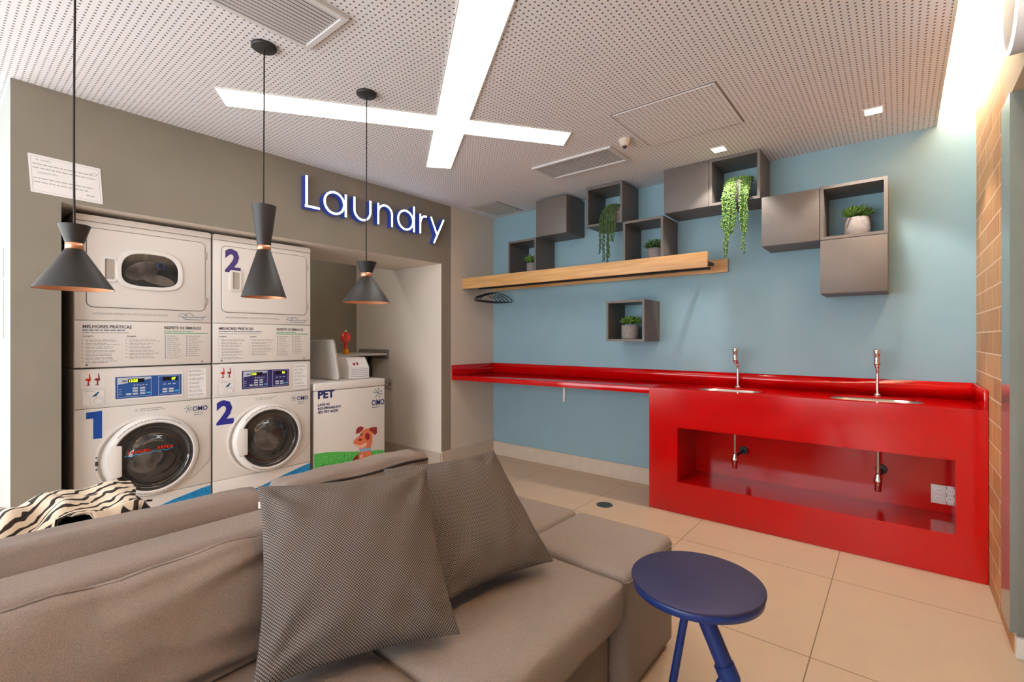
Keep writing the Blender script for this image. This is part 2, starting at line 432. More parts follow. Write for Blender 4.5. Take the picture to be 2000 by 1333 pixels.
# tiled pier and the header above the side alcove
structure('wall_right', MB().box(RX, 1.3, 2.62, BY, 0, 2.648), M['brick'])
structure('wall_right_header', MB().box(RX, .45, -2.6, 2.62, 2.25, 2.648), M['brick'])
structure('trim_2', MB().box(RX-.006, .45, .3, 2.62, 2.135, 2.25).box(RX-.006, RX, 2.62, 2.755, 2.135, 2.25), M['header'])
structure('wall_alcove', MB().box(RX+.012, 1.3, 2.60, 2.62, .075, 2.135).box(1.2, 1.3, -2.6, 2.6, 0, 2.2), M['grey_wall'])
structure('ceiling_alcove', MB().box(.45, 1.3, -2.6, 2.62, 2.135, 2.25), M['grey_wall'])
structure('trim_3', MB().box(RX-.012, RX, 2.66, 2.79, .085, 2.135).box(RX-.012, RX+.012, 2.60, 2.66, .085, 2.135), M['casing'])
structure('baseboard_alcove', MB().box(RX+.004, 1.2, 2.585, 2.62, 0, .075), M['white_plaster'])
# rear and side walls with window openings (behind the viewer)
wr = MB(); wr.box(-6.1, 1.3, -2.6, -2.5, 0, .3); wr.box(-6.1, 1.3, -2.6, -2.5, 2.2, CZ)
for a, b in ((-6.1, -4.7), (-2.5, -2.3), (-.1, 1.3)): wr.box(a, b, -2.6, -2.5, .3, 2.2)
structure('wall_rear', wr, M['white_plaster'])
ws = MB(); ws.box(-6.1, -6.0, -2.6, .32, 0, .35); ws.box(-6.1, -6.0, -2.6, .32, 2.25, CZ); ws.box(-6.1, -6, -.05, .32, .35, 2.25); ws.box(-6.1, -6, -2.6, -2.2, .35, 2.25)
structure('wall_side', ws, M['white_plaster'])
wf = MB()
for a, b in ((-4.7, -2.5), (-2.3, -.1)):
    for x in (a, (a+b)/2-.02, b-.04): wf.box(x, x+.04, -2.58, -2.53, .3, 2.2)
    wf.box(a, b, -2.58, -2.53, 2.16, 2.2); wf.box(a, b, -2.58, -2.53, .3, .34)
structure('window_1', wf, M['black_metal'])

# ================================================================== RED WASH COUNTER
def plate_hole(mb, x0, x1, y0, y1, hx, hy, hw, hh, r, lo, hi, mi=0):
    hole = rrect(hx-hw/2, hx+hw/2, hy-hh/2, hy+hh/2, r, 5)
    outer = []
    for (px, py) in hole:
        dx, dy = px-hx, py-hy
        t = min((x1-hx)/dx if dx > 1e-9 else ((x0-hx)/dx if dx < -1e-9 else 1e9), (y1-hy)/dy if dy > 1e-9 else ((y0-hy)/dy if dy < -1e-9 else 1e9))
        outer.append([hx+dx*t, hy+dy*t])
    for cxn, cyn in ((x1, y1), (x0, y1), (x0, y0), (x1, y0)):                  # snap nearest to the corners
        k = min(range(len(outer)), key=lambda i: (outer[i][0]-cxn)**2+(outer[i][1]-cyn)**2); outer[k] = [cxn, cyn]
    ring(mb, outer, hole, lo, hi, 'Z', mi)
root = thing('wash_counter', 'glossy red stone counter with a thin desk arm and a deep open niche', 'counter', (-.5, 3.5, 0))
FY = 3.26
b = MB()
b.prism([(LX+.002, 3.15), (-1.389, FY), (-1.389, BY-.002), (LX+.002, BY-.002)], .808, .85, 'Z')
b.build('desk_arm', M['red'], root, bevel=.002)
b = MB()
S1, S2 = -.905, -.115; SYC = 3.465
BC = BY-.002; RC = RX-.002
b.box(-1.389, S1-.26, FY, BC, .83, .85)
plate_hole(b, S1-.26, S1+.26, FY, BC, S1, SYC, .40, .27, .085, .838, .85)
b.box(S1+.26, S2-.26, FY, BC, .83, .85)
plate_hole(b, S2-.26, S2+.26, FY, BC, S2, SYC, .44, .28, .09, .838, .85)
b.box(S2+.26, RC, FY, BC, .83, .85)
b.box(S1-.26, S1+.26, FY, FY+.02, .83, .8379); b.box(S2-.26, S2+.26, FY, FY+.02, .83, .8379)
b.build('countertop', M['red'], root)
b = MB()
b.box(-1.389, RC, FY, FY+.02, .587, .8299); b.box(-1.389, RC, FY, FY+.02, 0, .2139)
b.box(-1.389, -1.186, FY, FY+.02, .2139, .587); b.box(.215, RC, FY, FY+.02, .2139, .587)
b.box(-1.389, -1.369, FY+.02, BY-.002, 0, .8299)
b.build('front_panel', M['red'], root)
b = MB()
b.box(-1.206, -1.186, FY+.02, 3.66, .19, .60); b.box(.235, .255, FY+.02, 3.66, .19, .60)
b.box(-1.186, .235, FY+.02, 3.66, .194, .2139); b.box(-1.186, .235, 3.64, 3.66, .2139, .60)
b.build('niche', M['red'], root)
b = MB()
b.box(LX+.018, RC, BY-.020, BC, .85, .948); b.box(LX+.002, LX+.018, 3.15, BC, .851, .948); b.box(RC-.016, RC, FY, BY-.020, .85, .948)
b.build('backsplash', M['red'], root, bevel=.0015)
b = MB(); b.box(-2.432, -2.408, BY-.012, BY-.001, .612, .79); b.box(-2.432, -2.408, BY-.16, BY-.001, .792, .806)
b.cyl((-2.42, BY-.018, .63), (-2.42, BY-.01, .63), .006, seg=10)
tag(b.build('wall_bracket', M['plastic'], root, bevel=.003), 'white metal bracket')

def sink(x, w, h, r, label):
    t = thing('sink', label, 'sink', (x, SYC, .83), 'undermount sinks')
    hole = rrect(x-w/2, x+w/2, SYC-h/2, SYC+h/2, r, 5); n = len(hole)
    b = MB(); vs = []
    prof = [(1.04, .8375), (.985, .8375), (.975, .80), (.96, .72), (.90, .695), (.1, .69)]
    for s_, z in prof: vs += [(x+(p[0]-x)*s_, SYC+(p[1]-SYC)*s_, z) for p in hole]
    fs = [(i*n+k, i*n+(k+1) % n, (i+1)*n+(k+1) % n, (i+1)*n+k) for i in range(len(prof)-1) for k in range(n)]
    b.add(vs, fs, 0, True)
    b.build('basin', M['steel'], t)
    b = MB().lathe([(.0, .6895), (.026, .6895), (.030, .694), (.033, .692), (.033, .66), (0, .66)], (x, SYC, 0), 20)
    b.build('strainer', M['chrome'], t)
sink(S1, .40, .27, .085, 'steel undermount sink with rounded ends, left sink in the red counter')
sink(S2, .44, .28, .09, 'steel undermount sink with rounded ends, right sink nearest the brick wall')
def faucet(x, label):
    t = thing('faucet', label, 'faucet', (x, 3.68, .85), 'push faucets on the red counter')
    MB().lathe([(0, 0), (.021, 0), (.021, .006), (.013, .012), (.009, .014), (.009, 0.02)], (x, 3.68, .85), 20).build('base_flange', M['chrome'], t)
    pts = [(x, 3.68, .855), (x, 3.68, .98), (x, 3.679, 1.0), (x, 3.674, 1.018), (x, 3.664, 1.032), (x, 3.64, 1.052), (x, 3.625, 1.07)]
    MB().tube(pts, .0095, 12).build('spout', M['chrome'], t)
    hd = MB().lathe([(0, 1.0), (.011, 1.0), (.012, 1.016), (.0185, 1.022), (.0185, 1.03), (.0165, 1.034), (.0165, 1.078), (.0185, 1.082), (.0185, 1.108), (.015, 1.113), (0, 1.113)], (x, 3.612, .022), 22)
    hd.build('push_head', M['chrome'], t)
faucet(-.903, 'chrome push faucet behind the left sink')
faucet(-.108, 'chrome push faucet behind the right sink nearest the brick wall')
def trap(x, label, side=1):
    t = thing('bottle_trap', label, 'drain trap', (x, 3.45, .33), 'chrome drain traps in the niche')
    MB().cyl((x, 3.45, .42), (x, 3.45, .66), .0095, .0095, 16).build('tail_pipe', M['chrome'], t)
    MB().lathe([(0, 0), (.013, 0), (.016, .004), (.017, .045), (.019, .05), (.022, .055), (.022, .062), (.019, .075), (.011, .095), (.011, .105), (0, .105)], (x, 3.45, .322), 20).build('trap_body', M['chrome'], t)
    MB().tube([(x, 3.455, .405), (x+.01*side, 3.52, .412), (x+.01*side, 3.62, .412)], .0085, 10).build('waste_arm', M['black_plastic'], t)
    MB().cyl((x+.01*side, 3.625, .412), (x+.01*side, 3.64, .412), .028, .030, 20).build('wall_flange', M['black_plastic'], t)
trap(-.865, 'chrome bottle trap under the left sink')
trap(-.098, 'chrome bottle trap under the right sink, beside the outlets')
def outlet(x0, x1, label):
    t = thing('wall_outlet', label, 'outlet', ((x0+x1)/2, 3.64, .32), 'white outlets in the red niche')
    MB().box(x0, x1, 3.633, 3.64, .262, .368).build('cover_plate', M['outlet'], t, bevel=.0012)
    xc = (x0+x1)/2
    for z in (.294, .338):
        h = MB()
        h.prism([(xc+.020*math.cos(a), z+.0125*math.sin(a)) for a in [2*PI*k/24 for k in range(24)]], 3.6315, 3.633, 'Y')
        for dx in (-.009, 0, .009): h.cyl((xc+dx, 3.6316, z), (xc+dx, 3.6308, z), .0024, seg=8, mi=1)
        h.build('socket', [M['plastic'], M['ink_dark']], t)
outlet(.137, .2035, 'white twin socket plate on the niche back wall, fully visible')
outlet(.2055, .2345, 'white socket plate partly cut off by the niche edge')

# ================================================================== WALL CUBES AND SHELF
CS = .322; FC = 3.453
def cube(x0, z0, open_, label, group, s=CS):
    x1, z1 = x0+s, z0+s; th = .018
    t = thing('wall_cube', label, 'shelf box', ((x0+x1)/2, (FC+BY)/2, z0), group)
    b = MB(); y0 = FC if open_ else FC+.020
    b.box(x0, x1, y0, BY-.001, z0, z0+th); b.box(x0, x1, y0, BY-.001, z1-th, z1)
    b.box(x0, x0+th, y0, BY-.001, z0+th, z1-th); b.box(x1-th, x1, y0, BY-.001, z0+th, z1-th)
    if not open_: b.box(x0+th, x1-th, BY-.012, BY-.001, z0+th, z1-th)
    b.build('carcass', M['cube'], t)
    if not open_: MB().box(x0+.0015, x1-.0015, FC, FC+.018, z0+.0015, z1-.0015).build('door', M['cube'], t, bevel=.0008)
    return t
GO, GC = 'open grey cubes on the blue wall', 'closed grey cubes on the blue wall'
SZ = 1.783
cube(-2.851, SZ, True, 'open grey wall cube at the left end of the oak shelf, small potted plant inside', GO)
cube(-2.529, 2.106, False, 'closed grey wall cube under the ceiling, stepping up from the leftmost plant cube', GC)
cube(-2.014, 2.116, True, 'open grey wall cube near the ceiling holding the darker trailing plant', GO)
cube(-1.685, SZ+.008, True, 'open grey wall cube on the right half of the oak shelf, wide pot inside', GO)
cube(-1.358, 2.122, False, 'closed grey wall cube under the ceiling, left beside the bright trailing plant', GC)
cube(-1.034, 2.122, True, 'open grey wall cube touching the ceiling holding the bright green trailing plant', GO)
cube(-.704, 1.800, False, 'closed grey wall cube left beside the rightmost open cube', GC)
cube(-.380, 1.800, True, 'rightmost open grey wall cube with a round concrete pot', GO, .326)
cube(-.380, 1.472, False, 'closed grey wall cube hanging below the rightmost open cube', GC, .326)
cube(-1.831, 1.177, True, 'single open grey cube hanging alone below the oak shelf', GO)

t = thing('oak_shelf', 'long oak wall shelf with a deep front board and hanging rail under the cubes', 'shelf', (-2.1, 3.53, 1.69))
MB().box(LX+.001, -1.0, 3.30, 3.322, 1.680, SZ).build('front_board', M['oak'], t, bevel=.001)
MB().box(LX+.001, -1.02, 3.322, 3.52, 1.714, 1.732).build('shaded_shelf_board', M['sofa_dark'], t)  # board coloured dark: the shade under the shelf is in its colour
for xx in (-3.0, -2.35, -1.7, -1.15): MB().box(xx-.01, xx+.01, 3.52, BY-.021, 1.735, 1.765).build('support_arm', M['oak'], t)
MB().box(LX+.001, -.985, BY-.02, BY-.001, 1.692, 1.788).build('back_board', M['oak'], t)
MB().tube([(LX+.003, 3.53, 1.700), (-1.05, 3.53, 1.700)], .009, 12).build('hanging_rail', M['black_metal'], t)

def hanger(x, lean, label):
    t = thing('coat_hanger', label, 'hanger', (x, 3.53, 1.719), 'black hangers on the rail')
    z = 1.652
    hook = [(x, 3.53+.018*math.cos(a), 1.698+.016*math.sin(a)) for a in [math.radians(d) for d in range(150, -91, -20)]]+[(x, 3.53, 1.665), (x, 3.53, z)]
    MB().tube(hook, .0018, 6).build('hook', M['steel'], t)
    body = [(x, 3.53, z), (x+lean, 3.60, z-.022), (x+lean, 3.68, z-.042), (x+lean, 3.722, z-.062), (x+lean, 3.73, z-.08), (x+lean, 3.715, z-.09),
            (x, 3.53, z-.092), (x-lean, 3.345, z-.09), (x-lean, 3.33, z-.08), (x-lean, 3.338, z-.062), (x-lean, 3.38, z-.042), (x-lean, 3.46, z-.022)]
    MB().tube(body, .0042, 8, closed=True).build('frame', M['black_plastic'], t)
for k, (x, w_) in enumerate(zip((-3.20, -3.165, -3.13, -3.10, -3.06), ('leftmost black coat hanger of the bunch on the shelf rail', 'second black coat hanger from the left on the shelf rail', 'middle black coat hanger of five on the shelf rail', 'fourth black coat hanger from the left on the shelf rail', 'rightmost black coat hanger of the bunch on the shelf rail'))):
    hanger(x, .03*(k-2)*.5, w_)

# ------------------------------------------------------------------ plants
def succulent(x, y, z, pr_, ph, seed, label, mats=('pot', 'leaf'), spread=1.0, n=34):
    R = random.Random(seed)
    t = thing('potted_succulent', label, 'plant', (x, y, z), 'small succulents in the cubes')
    MB().lathe([(0, 0), (pr_*.93, 0), (pr_*.98, .006), (pr_, ph*.3), (pr_, ph-.002), (pr_*.93, ph), (pr_*.90, ph-.012), (0, ph-.014)], (x, y, z), 32).build('pot', M[mats[0]], t)
    MB().lathe([(0, ph-.010), (pr_*.9, ph-.012)], (x, y, z), 20).build('soil', M['soil'], t)
    b = MB()
    for r_ in range(n):
        a = R.uniform(0, 2*PI); d = pr_*.85*math.sqrt(R.random())*spread
        px, py, pz = x+d*math.cos(a), y+d*math.sin(a), z+ph-.004+R.uniform(0, .030)*(1.1-d/pr_*.6)
        for k in range(9):                                             # one rosette of fleshy leaves
            al = 2*PI*k/9+R.uniform(-.3, .3); tilt = R.uniform(.35, 1.25)
            l = R.uniform(.018, .030)
            rot = Matrix.Rotation(al, 3, 'Z') @ Matrix.Rotation(tilt, 3, 'Y')
            b.ball(Vector((px, py, pz+.012)) + rot @ Vector((0, 0, l*.9)), .0035, .0075, l, 6, 4, 0, rot)
    b.build('foliage', M[mats[1]], t)
succulent(-2.665, 3.58, SZ+.018, .052, .10, 1, 'small grey pot with a leafy succulent in the leftmost cube', n=22)
succulent(-1.475, 3.59, SZ+.026, .066, .088, 2, 'wide ribbed grey pot with dark succulent in the cube above the shelf right half', mats=('pot', 'leaf_dark'), n=40, spread=1.15)
succulent(-.205, 3.60, 1.818, .068, .118, 3, 'round pale concrete pot with bushy succulent in the rightmost open cube', n=44)
succulent(-1.685, 3.58, 1.195, .068, .112, 4, 'grey concrete pot with bright succulent in the single low cube', n=34)

def trailing(x, y, z, pr_, ph, strands, seed, label, lm):
    R = random.Random(seed)
    t = thing('trailing_plant', label, 'plant', (x, y, z), 'trailing bead plants')
    MB().lathe([(0, 0), (pr_*.8, 0), (pr_, ph*.8), (pr_, ph), (pr_*.93, ph), (pr_*.9, ph-.012), (0, ph-.014)], (x, y, z), 28).build('pot', M['pot_white'], t)
    crown = MB()
    for k in range(260):
        a = R.uniform(0, 2*PI); d = pr_*1.05*math.sqrt(R.random())
        crown.ball((x+d*math.cos(a), y+d*math.sin(a), z+ph+R.uniform(-.004, .022)), .0062, .0062, .0052, 6, 4)
    crown.build('crown', M[lm], t)
    for (dx, dl, w_) in strands:                     # each strand arches over the pot rim and hangs down
        b = MB(); a = math.atan2(-1, dx/pr_*1.0)
        ex = x+dx; rimy = y-math.sqrt(max(0, pr_**2-dx**2))
        y1 = FC-.012-R.uniform(0, .018)
        pts = [(ex*.6+x*.4, (y+rimy)/2, z+ph+.012), (ex, rimy-.004, z+ph+.010)]
        edge = min(rimy-.02, y1); 
        for s_ in range(1, 7):
            u = s_/6; pts.append((ex, rimy+(y1-rimy)*u, z+ph+.008-(ph-.01)*u*u))
        zz = pts[-1][2]; wob = R.uniform(0, 6)
        L_ = dl; q = 0
        while q < L_:
            q += .0105; pts.append((ex+.004*math.sin(wob+q*30), y1-.002*math.cos(q*20+wob), zz-q))
        b.tube(pts, .0011, 5, 1)
        P_ = [Vector(p) for p in pts]
        for i in range(len(P_)-1):
            seg = (P_[i+1]-P_[i]).length; m_ = max(1, int(seg/.0105))
            for j in range(m_):
                c = P_[i].lerp(P_[i+1], j/m_)
                for q_ in range(2):
                    aa = R.uniform(0, 2*PI); rr = R.uniform(.003, .0065)*w_
                    b.ball((c[0]+rr*math.cos(aa), c[1]+rr*math.sin(aa)*.8, c[2]+R.uniform(-.004, .004)), .0042, .0042, .0052, 6, 4)
        b.build('trailing_stem', [M[lm], M['leaf_dark']], t)
st = []
Rn = random.Random(5)
for k in range(15):
    dx = -.082+.0060*k
    st.append((dx, (.20, .22, .24, .40, .36, .41, .38, .30, .24, .27, .25, .21, .24, .20, .17)[k], 1.1))
for k in range(10):
    dx = .030+.0056*k; st.append((dx, (.14, .20, .24, .36, .39, .34, .26, .25, .17, .04)[k], 1.0))
trailing(-.860, 3.555, 2.140, .080, .140, st, 11, 'bright green trailing bead plant spilling from the cube at the ceiling', 'pearl')
st = []
for k in range(20):
    dx = -.078+.0072*k
    ln = .10
    if k in (0, 1): ln = .27
    if k in (4, 5): ln = .33
    if k in (9, 10): ln = .36
    if k in (11, 12): ln = .31
    if k in (14, 15, 16): ln = .18
    st.append((dx, ln, 1.15))
trailing(-1.800, 3.555, 2.134, .076, .125, st, 12, 'dark green trailing bead plant spilling over the oak shelf', 'pearl_dark')

# ================================================================== CEILING FIXTURES
t = thing('cross_light', 'large recessed glowing light panel in the shape of two crossing bars', 'ceiling light', (-1.9, 1.9, CZ))
def line_int(p, q, r, s):
    d = (q[0]-p[0])*(s[1]-r[1])-(q[1]-p[1])*(s[0]-r[0])
    u = ((r[0]-p[0])*(s[1]-r[1])-(r[1]-p[1])*(s[0]-r[0]))/d
    return (p[0]+(q[0]-p[0])*u, p[1]+(q[1]-p[1])*u)
A = [(-.62, .525), (-.465, .651), (-2.55, 2.427), (-2.663, 2.295)]
A[0] = (-2.663+(2.663-1.261)*1.45, 2.295+(1.244-2.295)*1.45); A[1] = (-2.55+(2.55-1.106)*1.45, 2.427+(1.37-2.427)*1.45)
Bq = [(-2.637, .910), (-1.544, 2.464), (-1.684, 2.596), (-2.792, 1.018)]
i1 = line_int(A[3], A[0], Bq[0], Bq[1]); i2 = line_int(A[2], A[1], Bq[0], Bq[1]); i3 = line_int(A[2], A[1], Bq[3], Bq[2]); i4 = line_int(A[3], A[0], Bq[3], Bq[2])
poly = [A[0], A[1], i2, Bq[1], Bq[2], i3, A[2], A[3], i4, Bq[3], Bq[0], i1]
b = MB()
for q in ([A[0], A[1], i2, i1], [i1, i2, i3, i4], [i4, i3, A[2], A[3]], [Bq[0], i1, i4, Bq[3]], [i2, Bq[1], Bq[2], i3]):
    b.prism(q, CZ-.004, CZ-.0005, 'Z')
b.build('diffuser', M['light_warm'], t)
b = MB()
for k in range(12):
    p, q = Vector((*poly[k], 0)), Vector((*poly[(k+1) % 12], 0)); d = (q-p).normalized(); nn = Vector((d.y, -d.x, 0))
    b.prism([tuple((p-nn*0)[:2]), tuple((q)[:2]), tuple((q+nn*.006)[:2]), tuple((p+nn*.006)[:2])], CZ-.006, CZ-.0002, 'Z')
b.build('edge_trim', M['white_plaster'], t)

def downlight(x, y, label):
    t = thing('downlight', label, 'ceiling light', (x, y, CZ), 'square downlights')
    o, i = rrect(x-.046, x+.046, y-.046, y+.046, .004, 2), rrect(x-.038, x+.038, y-.038, y+.038, .003, 2)
    b = MB(); ring(b, o, i, CZ-.006, CZ-.0002, 'Z'); b.build('frame', M['plastic'], t)
    MB().box(x-.038, x+.038, y-.038, y+.038, CZ-.004, CZ-.0003).build('lens', M['light_spot'], t)
    l = bpy.data.lights.new('downlight_beam', 'SPOT'); l.energy = 34; l.color = (1, .93, .84); l.spot_size = math.radians(95); l.spot_blend = .35; l.shadow_soft_size = .03
    o = bpy.data.objects.new('downlight_beam', l); COL.objects.link(o); o.location = (x, y, CZ-.012)
downlight(-.113, 3.275, 'square glowing downlight nearest the brick wall')
downlight(-.925, 3.300, 'square glowing downlight in front of the bright trailing plant cube')

def vent(name_label, x0, x1, y0, y1, along, n, cross=False):
    t = thing('air_vent', name_label, 'vent', ((x0+x1)/2, (y0+y1)/2, CZ), None)
    fw = .024
    outer = [(x0, y0), (x1, y0), (x1, y1), (x0, y1)]; inner = [(x0+fw, y0+fw), (x1-fw, y0+fw), (x1-fw, y1-fw), (x0+fw, y1-fw)]
    b = MB(); ring(b, outer, inner, CZ-.014, CZ-.0002, 'Z'); b.build('frame', M['alu'], t, bevel=.002)
    MB().box(x0+fw, x1-fw, y0+fw, y1-fw, CZ-.0022, CZ-.0004).build('void', M['alu_dark'], t)
    for k in range(n):
        u = (k+.5)/n; b = MB()
        if along == 'Y':
            x = x0+fw+(x1-x0-2*fw)*u
            b.prism([(x-.0045, CZ-.0105), (x-.0030, CZ-.0105), (x+.0050, CZ-.0060), (x+.0035, CZ-.0060)], y0+fw, y1-fw, 'Y')
        else:
            y = y0+fw+(y1-y0-2*fw)*u
            b.box(x0+fw, x1-fw, y-.0045, y+.0045, CZ-.0065, CZ-.0045)
        b.build('slat', M['alu'], t)
    if cross:
        b = MB()
        m_ = int((x1-x0)/.02)
        for k in range(m_):
            x = x0+fw+(x1-x0-2*fw)*(k+.5)/m_; b.box(x-.0018, x+.0018, y0+fw, y1-fw, CZ-.0080, CZ-.0066)
        b.build('cross_blades', M['alu'], t)
vent('white louvred air vent cut by the top edge, above the middle pendant lamp', -1.97, -1.655, .28, 1.04, 'Y', 13)
vent('white gridded air vent between the cross light and the grey cubes', -2.09, -1.455, 2.797, 3.093, 'X', 11, True)

def hatch(x0, x1, y0, y1, m, label, wgap=.008):
    t = thing('access_hatch', label, 'ceiling hatch', ((x0+x1)/2, (y0+y1)/2, CZ), 'ceiling access hatches')
    MB().box(x0, x1, y0, y1, CZ-.0055, CZ-.0004).build('panel', M[m], t)
    o = [(x0-wgap, y0-wgap), (x1+wgap, y0-wgap), (x1+wgap, y1+wgap), (x0-wgap, y1+wgap)]; i = [(x0, y0), (x1, y0), (x1, y1), (x0, y1)]
    b = MB(); ring(b, o, i, CZ-.002, CZ-.0003, 'Z'); b.build('shadow_gap', M['pot'], t)
hatch(-1.25, -.70, 2.425, 2.965, 'ceiling', 'large perforated square access hatch beside the smoke detector')
hatch(-3.17, -2.85, 3.285, 3.66, 'pale_panel', 'small plain grey access hatch in the corner above the blue wall')
t = thing('smoke_detector', 'small cream smoke detector on the ceiling by the large hatch', 'smoke detector', (-1.338, 2.765, CZ))
MB().lathe([(0, 0), (.040, 0), (.040, -.010), (.034, -.014), (.030, -.036), (.022, -.044), (0, -.044)], (-1.338, 2.765, CZ-.0003), 28).build('housing', M['sensor'], t)
MB().cyl((-1.338, 2.765, CZ-.044), (-1.338, 2.765, CZ-.056), .014, .010, 16).build('sensor_tip', M['groove'], t)

t = thing('cove_light', 'bright warm light strip hidden in the ceiling gap by the brick wall', 'light strip', (.1, 1.5, CZ+.04))
MB().box(.02, .09, -2.4, BY-.03, CZ+.0405, CZ+.058).build('led_strip', M['light_cove'], t)

t = thing('added_recess_light', 'added unseen light strip brightening the machine recess behind the lintel', 'light', (-4.25, 1.9, 2.29))  # added lamp, out of view behind the lintel, lifts the dark recess
MB().box(-4.28, -4.22, 1.0, 2.8, 2.275, 2.2995).build('housing', M['plastic'], t)
MB().box(-4.272, -4.228, 1.02, 2.78, 2.266, 2.2748).build('fill_strip', M['light_recess_fill'], t)

# round lit sign on the tiled header
t = thing('round_wall_light', 'round white wall disc with a glowing rim at the top right corner', 'wall light', (.335, 2.27, 2.3))
MB().lathe([(.15, .332), (.15, .285), (.146, .28)], (0, 2.27, 2.30), 64, axis='X').build('drum', M['alu'], t)
b = MB()
o = [(2.27+.15*math.cos(2*PI*k/64), 2.30+.15*math.sin(2*PI*k/64)) for k in range(64)]; i = [(2.27+.134*math.cos(2*PI*k/64), 2.30+.134*math.sin(2*PI*k/64)) for k in range(64)]
ring(b, o, i, .284, .279, 'X'); b.build('glowing_rim', M['light_ring'], t)
MB().prism([(2.27+.134*math.cos(2*PI*k/64), 2.30+.134*math.sin(2*PI*k/64)) for k in range(64)], .282, .286, 'X').build('face', M['pale_panel'], t)

# ------------------------------------------------------------------ pendants
def pendant(y, prof, neck, bot, label, x=-2.105):
    t = thing('pendant_lamp', label, 'lamp', (x, y, CZ), 'black and copper pendant lamps')
    MB().lathe([(0, -.0005), (.050, -.0005), (.050, -.010), (.046, -.014), (0, -.014)], (x, y, CZ), 36).build('ceiling_rose', M['black_metal'], t)
    top = prof[0][1]
    pts = [(x+.002*math.sin(z_*7), y+.002*math.cos(z_*5), z_) for z_ in [CZ-.012-(CZ-.012-neck)*k/16 for k in range(17)]]
    MB().tube(pts, .0032, 8).build('cord', M['cable'], t)
    (rt, zt), (rn, zn), (rb, zb) = prof
    up = MB(); up.lathe([(rt, zt), (rn, zn+.010)], (x, y, 0), 48); up.lathe([(rn-.003, zn+.012), (rt-.003, zt)], (x, y, 0), 48); up.lathe([(rt, zt), (rt-.003, zt)], (x, y, 0), 48)
    up.lathe([(rn, zn+.010), (.004, zn+.012)], (x, y, 0), 48)
    up.build('upper_shade', M['black_metal'], t)
    MB().lathe([(rn-.002, zn+.011), (rn+.0004, zn+.0095), (rn+.0004, zn-.0095), (rn-.002, zn-.011)], (x, y, 0), 48).build('copper_band', M['copper'], t)
    MB().lathe([(.004, zn-.010), (rn, zn-.010), (rb, zb)], (x, y, 0), 64).build('lower_shade', M['black_metal'], t)
    MB().lathe([(rn-.003, zn-.012), (rb-.003, zb+.0005)], (x, y, 0), 64).build('copper_lining', M['copper_in'], t)
    MB().ball((x, y, zn-.05 if zn-.05 > zb+.02 else zb+.05), .022, .022, .028, 16, 10).build('bulb', M['plastic'], t)
# sizes from the photo: (radius, height) at the top rim, the waist and the bottom rim
pendant(.312, [(.0415, 1.572), (.0235, 1.503), (.103, 1.362)], 1.505, 0, 'black and copper pendant lamp with wide lower cone, nearest the left edge')
pendant(.914, [(.048, 1.765), (.026, 1.586), (.087, 1.375)], 1.59, 0, 'tall slim black and copper pendant lamp in the middle of the three')
pendant(1.418, [(.050, 1.588), (.028, 1.523), (.118, 1.382)], 1.525, 0, 'black and copper pendant lamp hanging below the sign, rightmost of three')

# ================================================================== SIGN AND NOTICE
t = thing('wall_sign', 'illuminated blue-white sign reading Laundry on the brown wall', 'sign', (LX, 2.35, 2.2))
def arc(cy, cz, r, a0, a1, n=18): return [(cy+r*math.cos(math.radians(a0+(a1-a0)*k/n)), cz+r*math.sin(math.radians(a0+(a1-a0)*k/n))) for k in range(n+1)]
def letter(strokes):
    W = .0115
    def strip(path, hw, lo, hi, mb):
        n = len(path); Lp, Rp = [], []
        for i in range(n):
            a = path[max(0, i-1)]; c = path[min(n-1, i+1)]
            d = Vector((c[0]-a[0], c[1]-a[1])).normalized(); nx, nz = -d.y*hw, d.x*hw
            Lp.append((path[i][0]+nx, path[i][1]+nz)); Rp.append((path[i][0]-nx, path[i][1]-nz))
        for i in range(n-1):
            mb.prism([Lp[i], Lp[i+1], Rp[i+1], Rp[i]], lo, hi, 'X')
    body = MB(); face = MB()
    for k, s_ in enumerate(strokes):
        strip(s_, W, LX+.002, LX+.050+k*.0002, body); strip(s_, W-.0042, LX+.0495+k*.0002, LX+.0525+k*.0003, face)
    o = body.build('letter', M['sign_side'], t)
    face.build('letter_face', M['light_sign'], o)
zb, xh = 2.124, .158
R_ = xh/2
letter([[(1.702, 2.352), (1.702, zb+.005)], [(1.690, zb+.012), (1.80, zb+.012)]])
letter([arc(1.916, zb+R_, R_, 0, 360, 28), [(2.008, zb+xh+.005), (2.008, zb-.008)]])
letter([[(2.082, zb+xh+.005), (2.082, zb+.07)]+arc(2.082+.071, zb+.07, .071, 180, 360)+[(2.224, zb+.07), (2.224, zb+xh+.005)]])
letter([[(2.298, zb+xh+.005), (2.298, zb-.005)], [(2.298, zb+.09)]+arc(2.298+.067, zb+.09, .067, 180, 0)+[(2.432, zb+.09), (2.432, zb-.005)]])
letter([arc(2.572, zb+R_, R_, 0, 360, 28), [(2.660, zb+.21), (2.660, zb-.008)]])
letter([[(2.730, zb+xh+.005), (2.730, zb-.005)], [(2.730, zb+.085), (2.738, zb+.115), (2.752, zb+.138), (2.772, zb+.150), (2.80, zb+.152)]])
letter([[(2.852, zb+xh+.005), (2.925, zb+.012)], [(3.005, zb+xh+.005), (2.888, zb-.065)]])

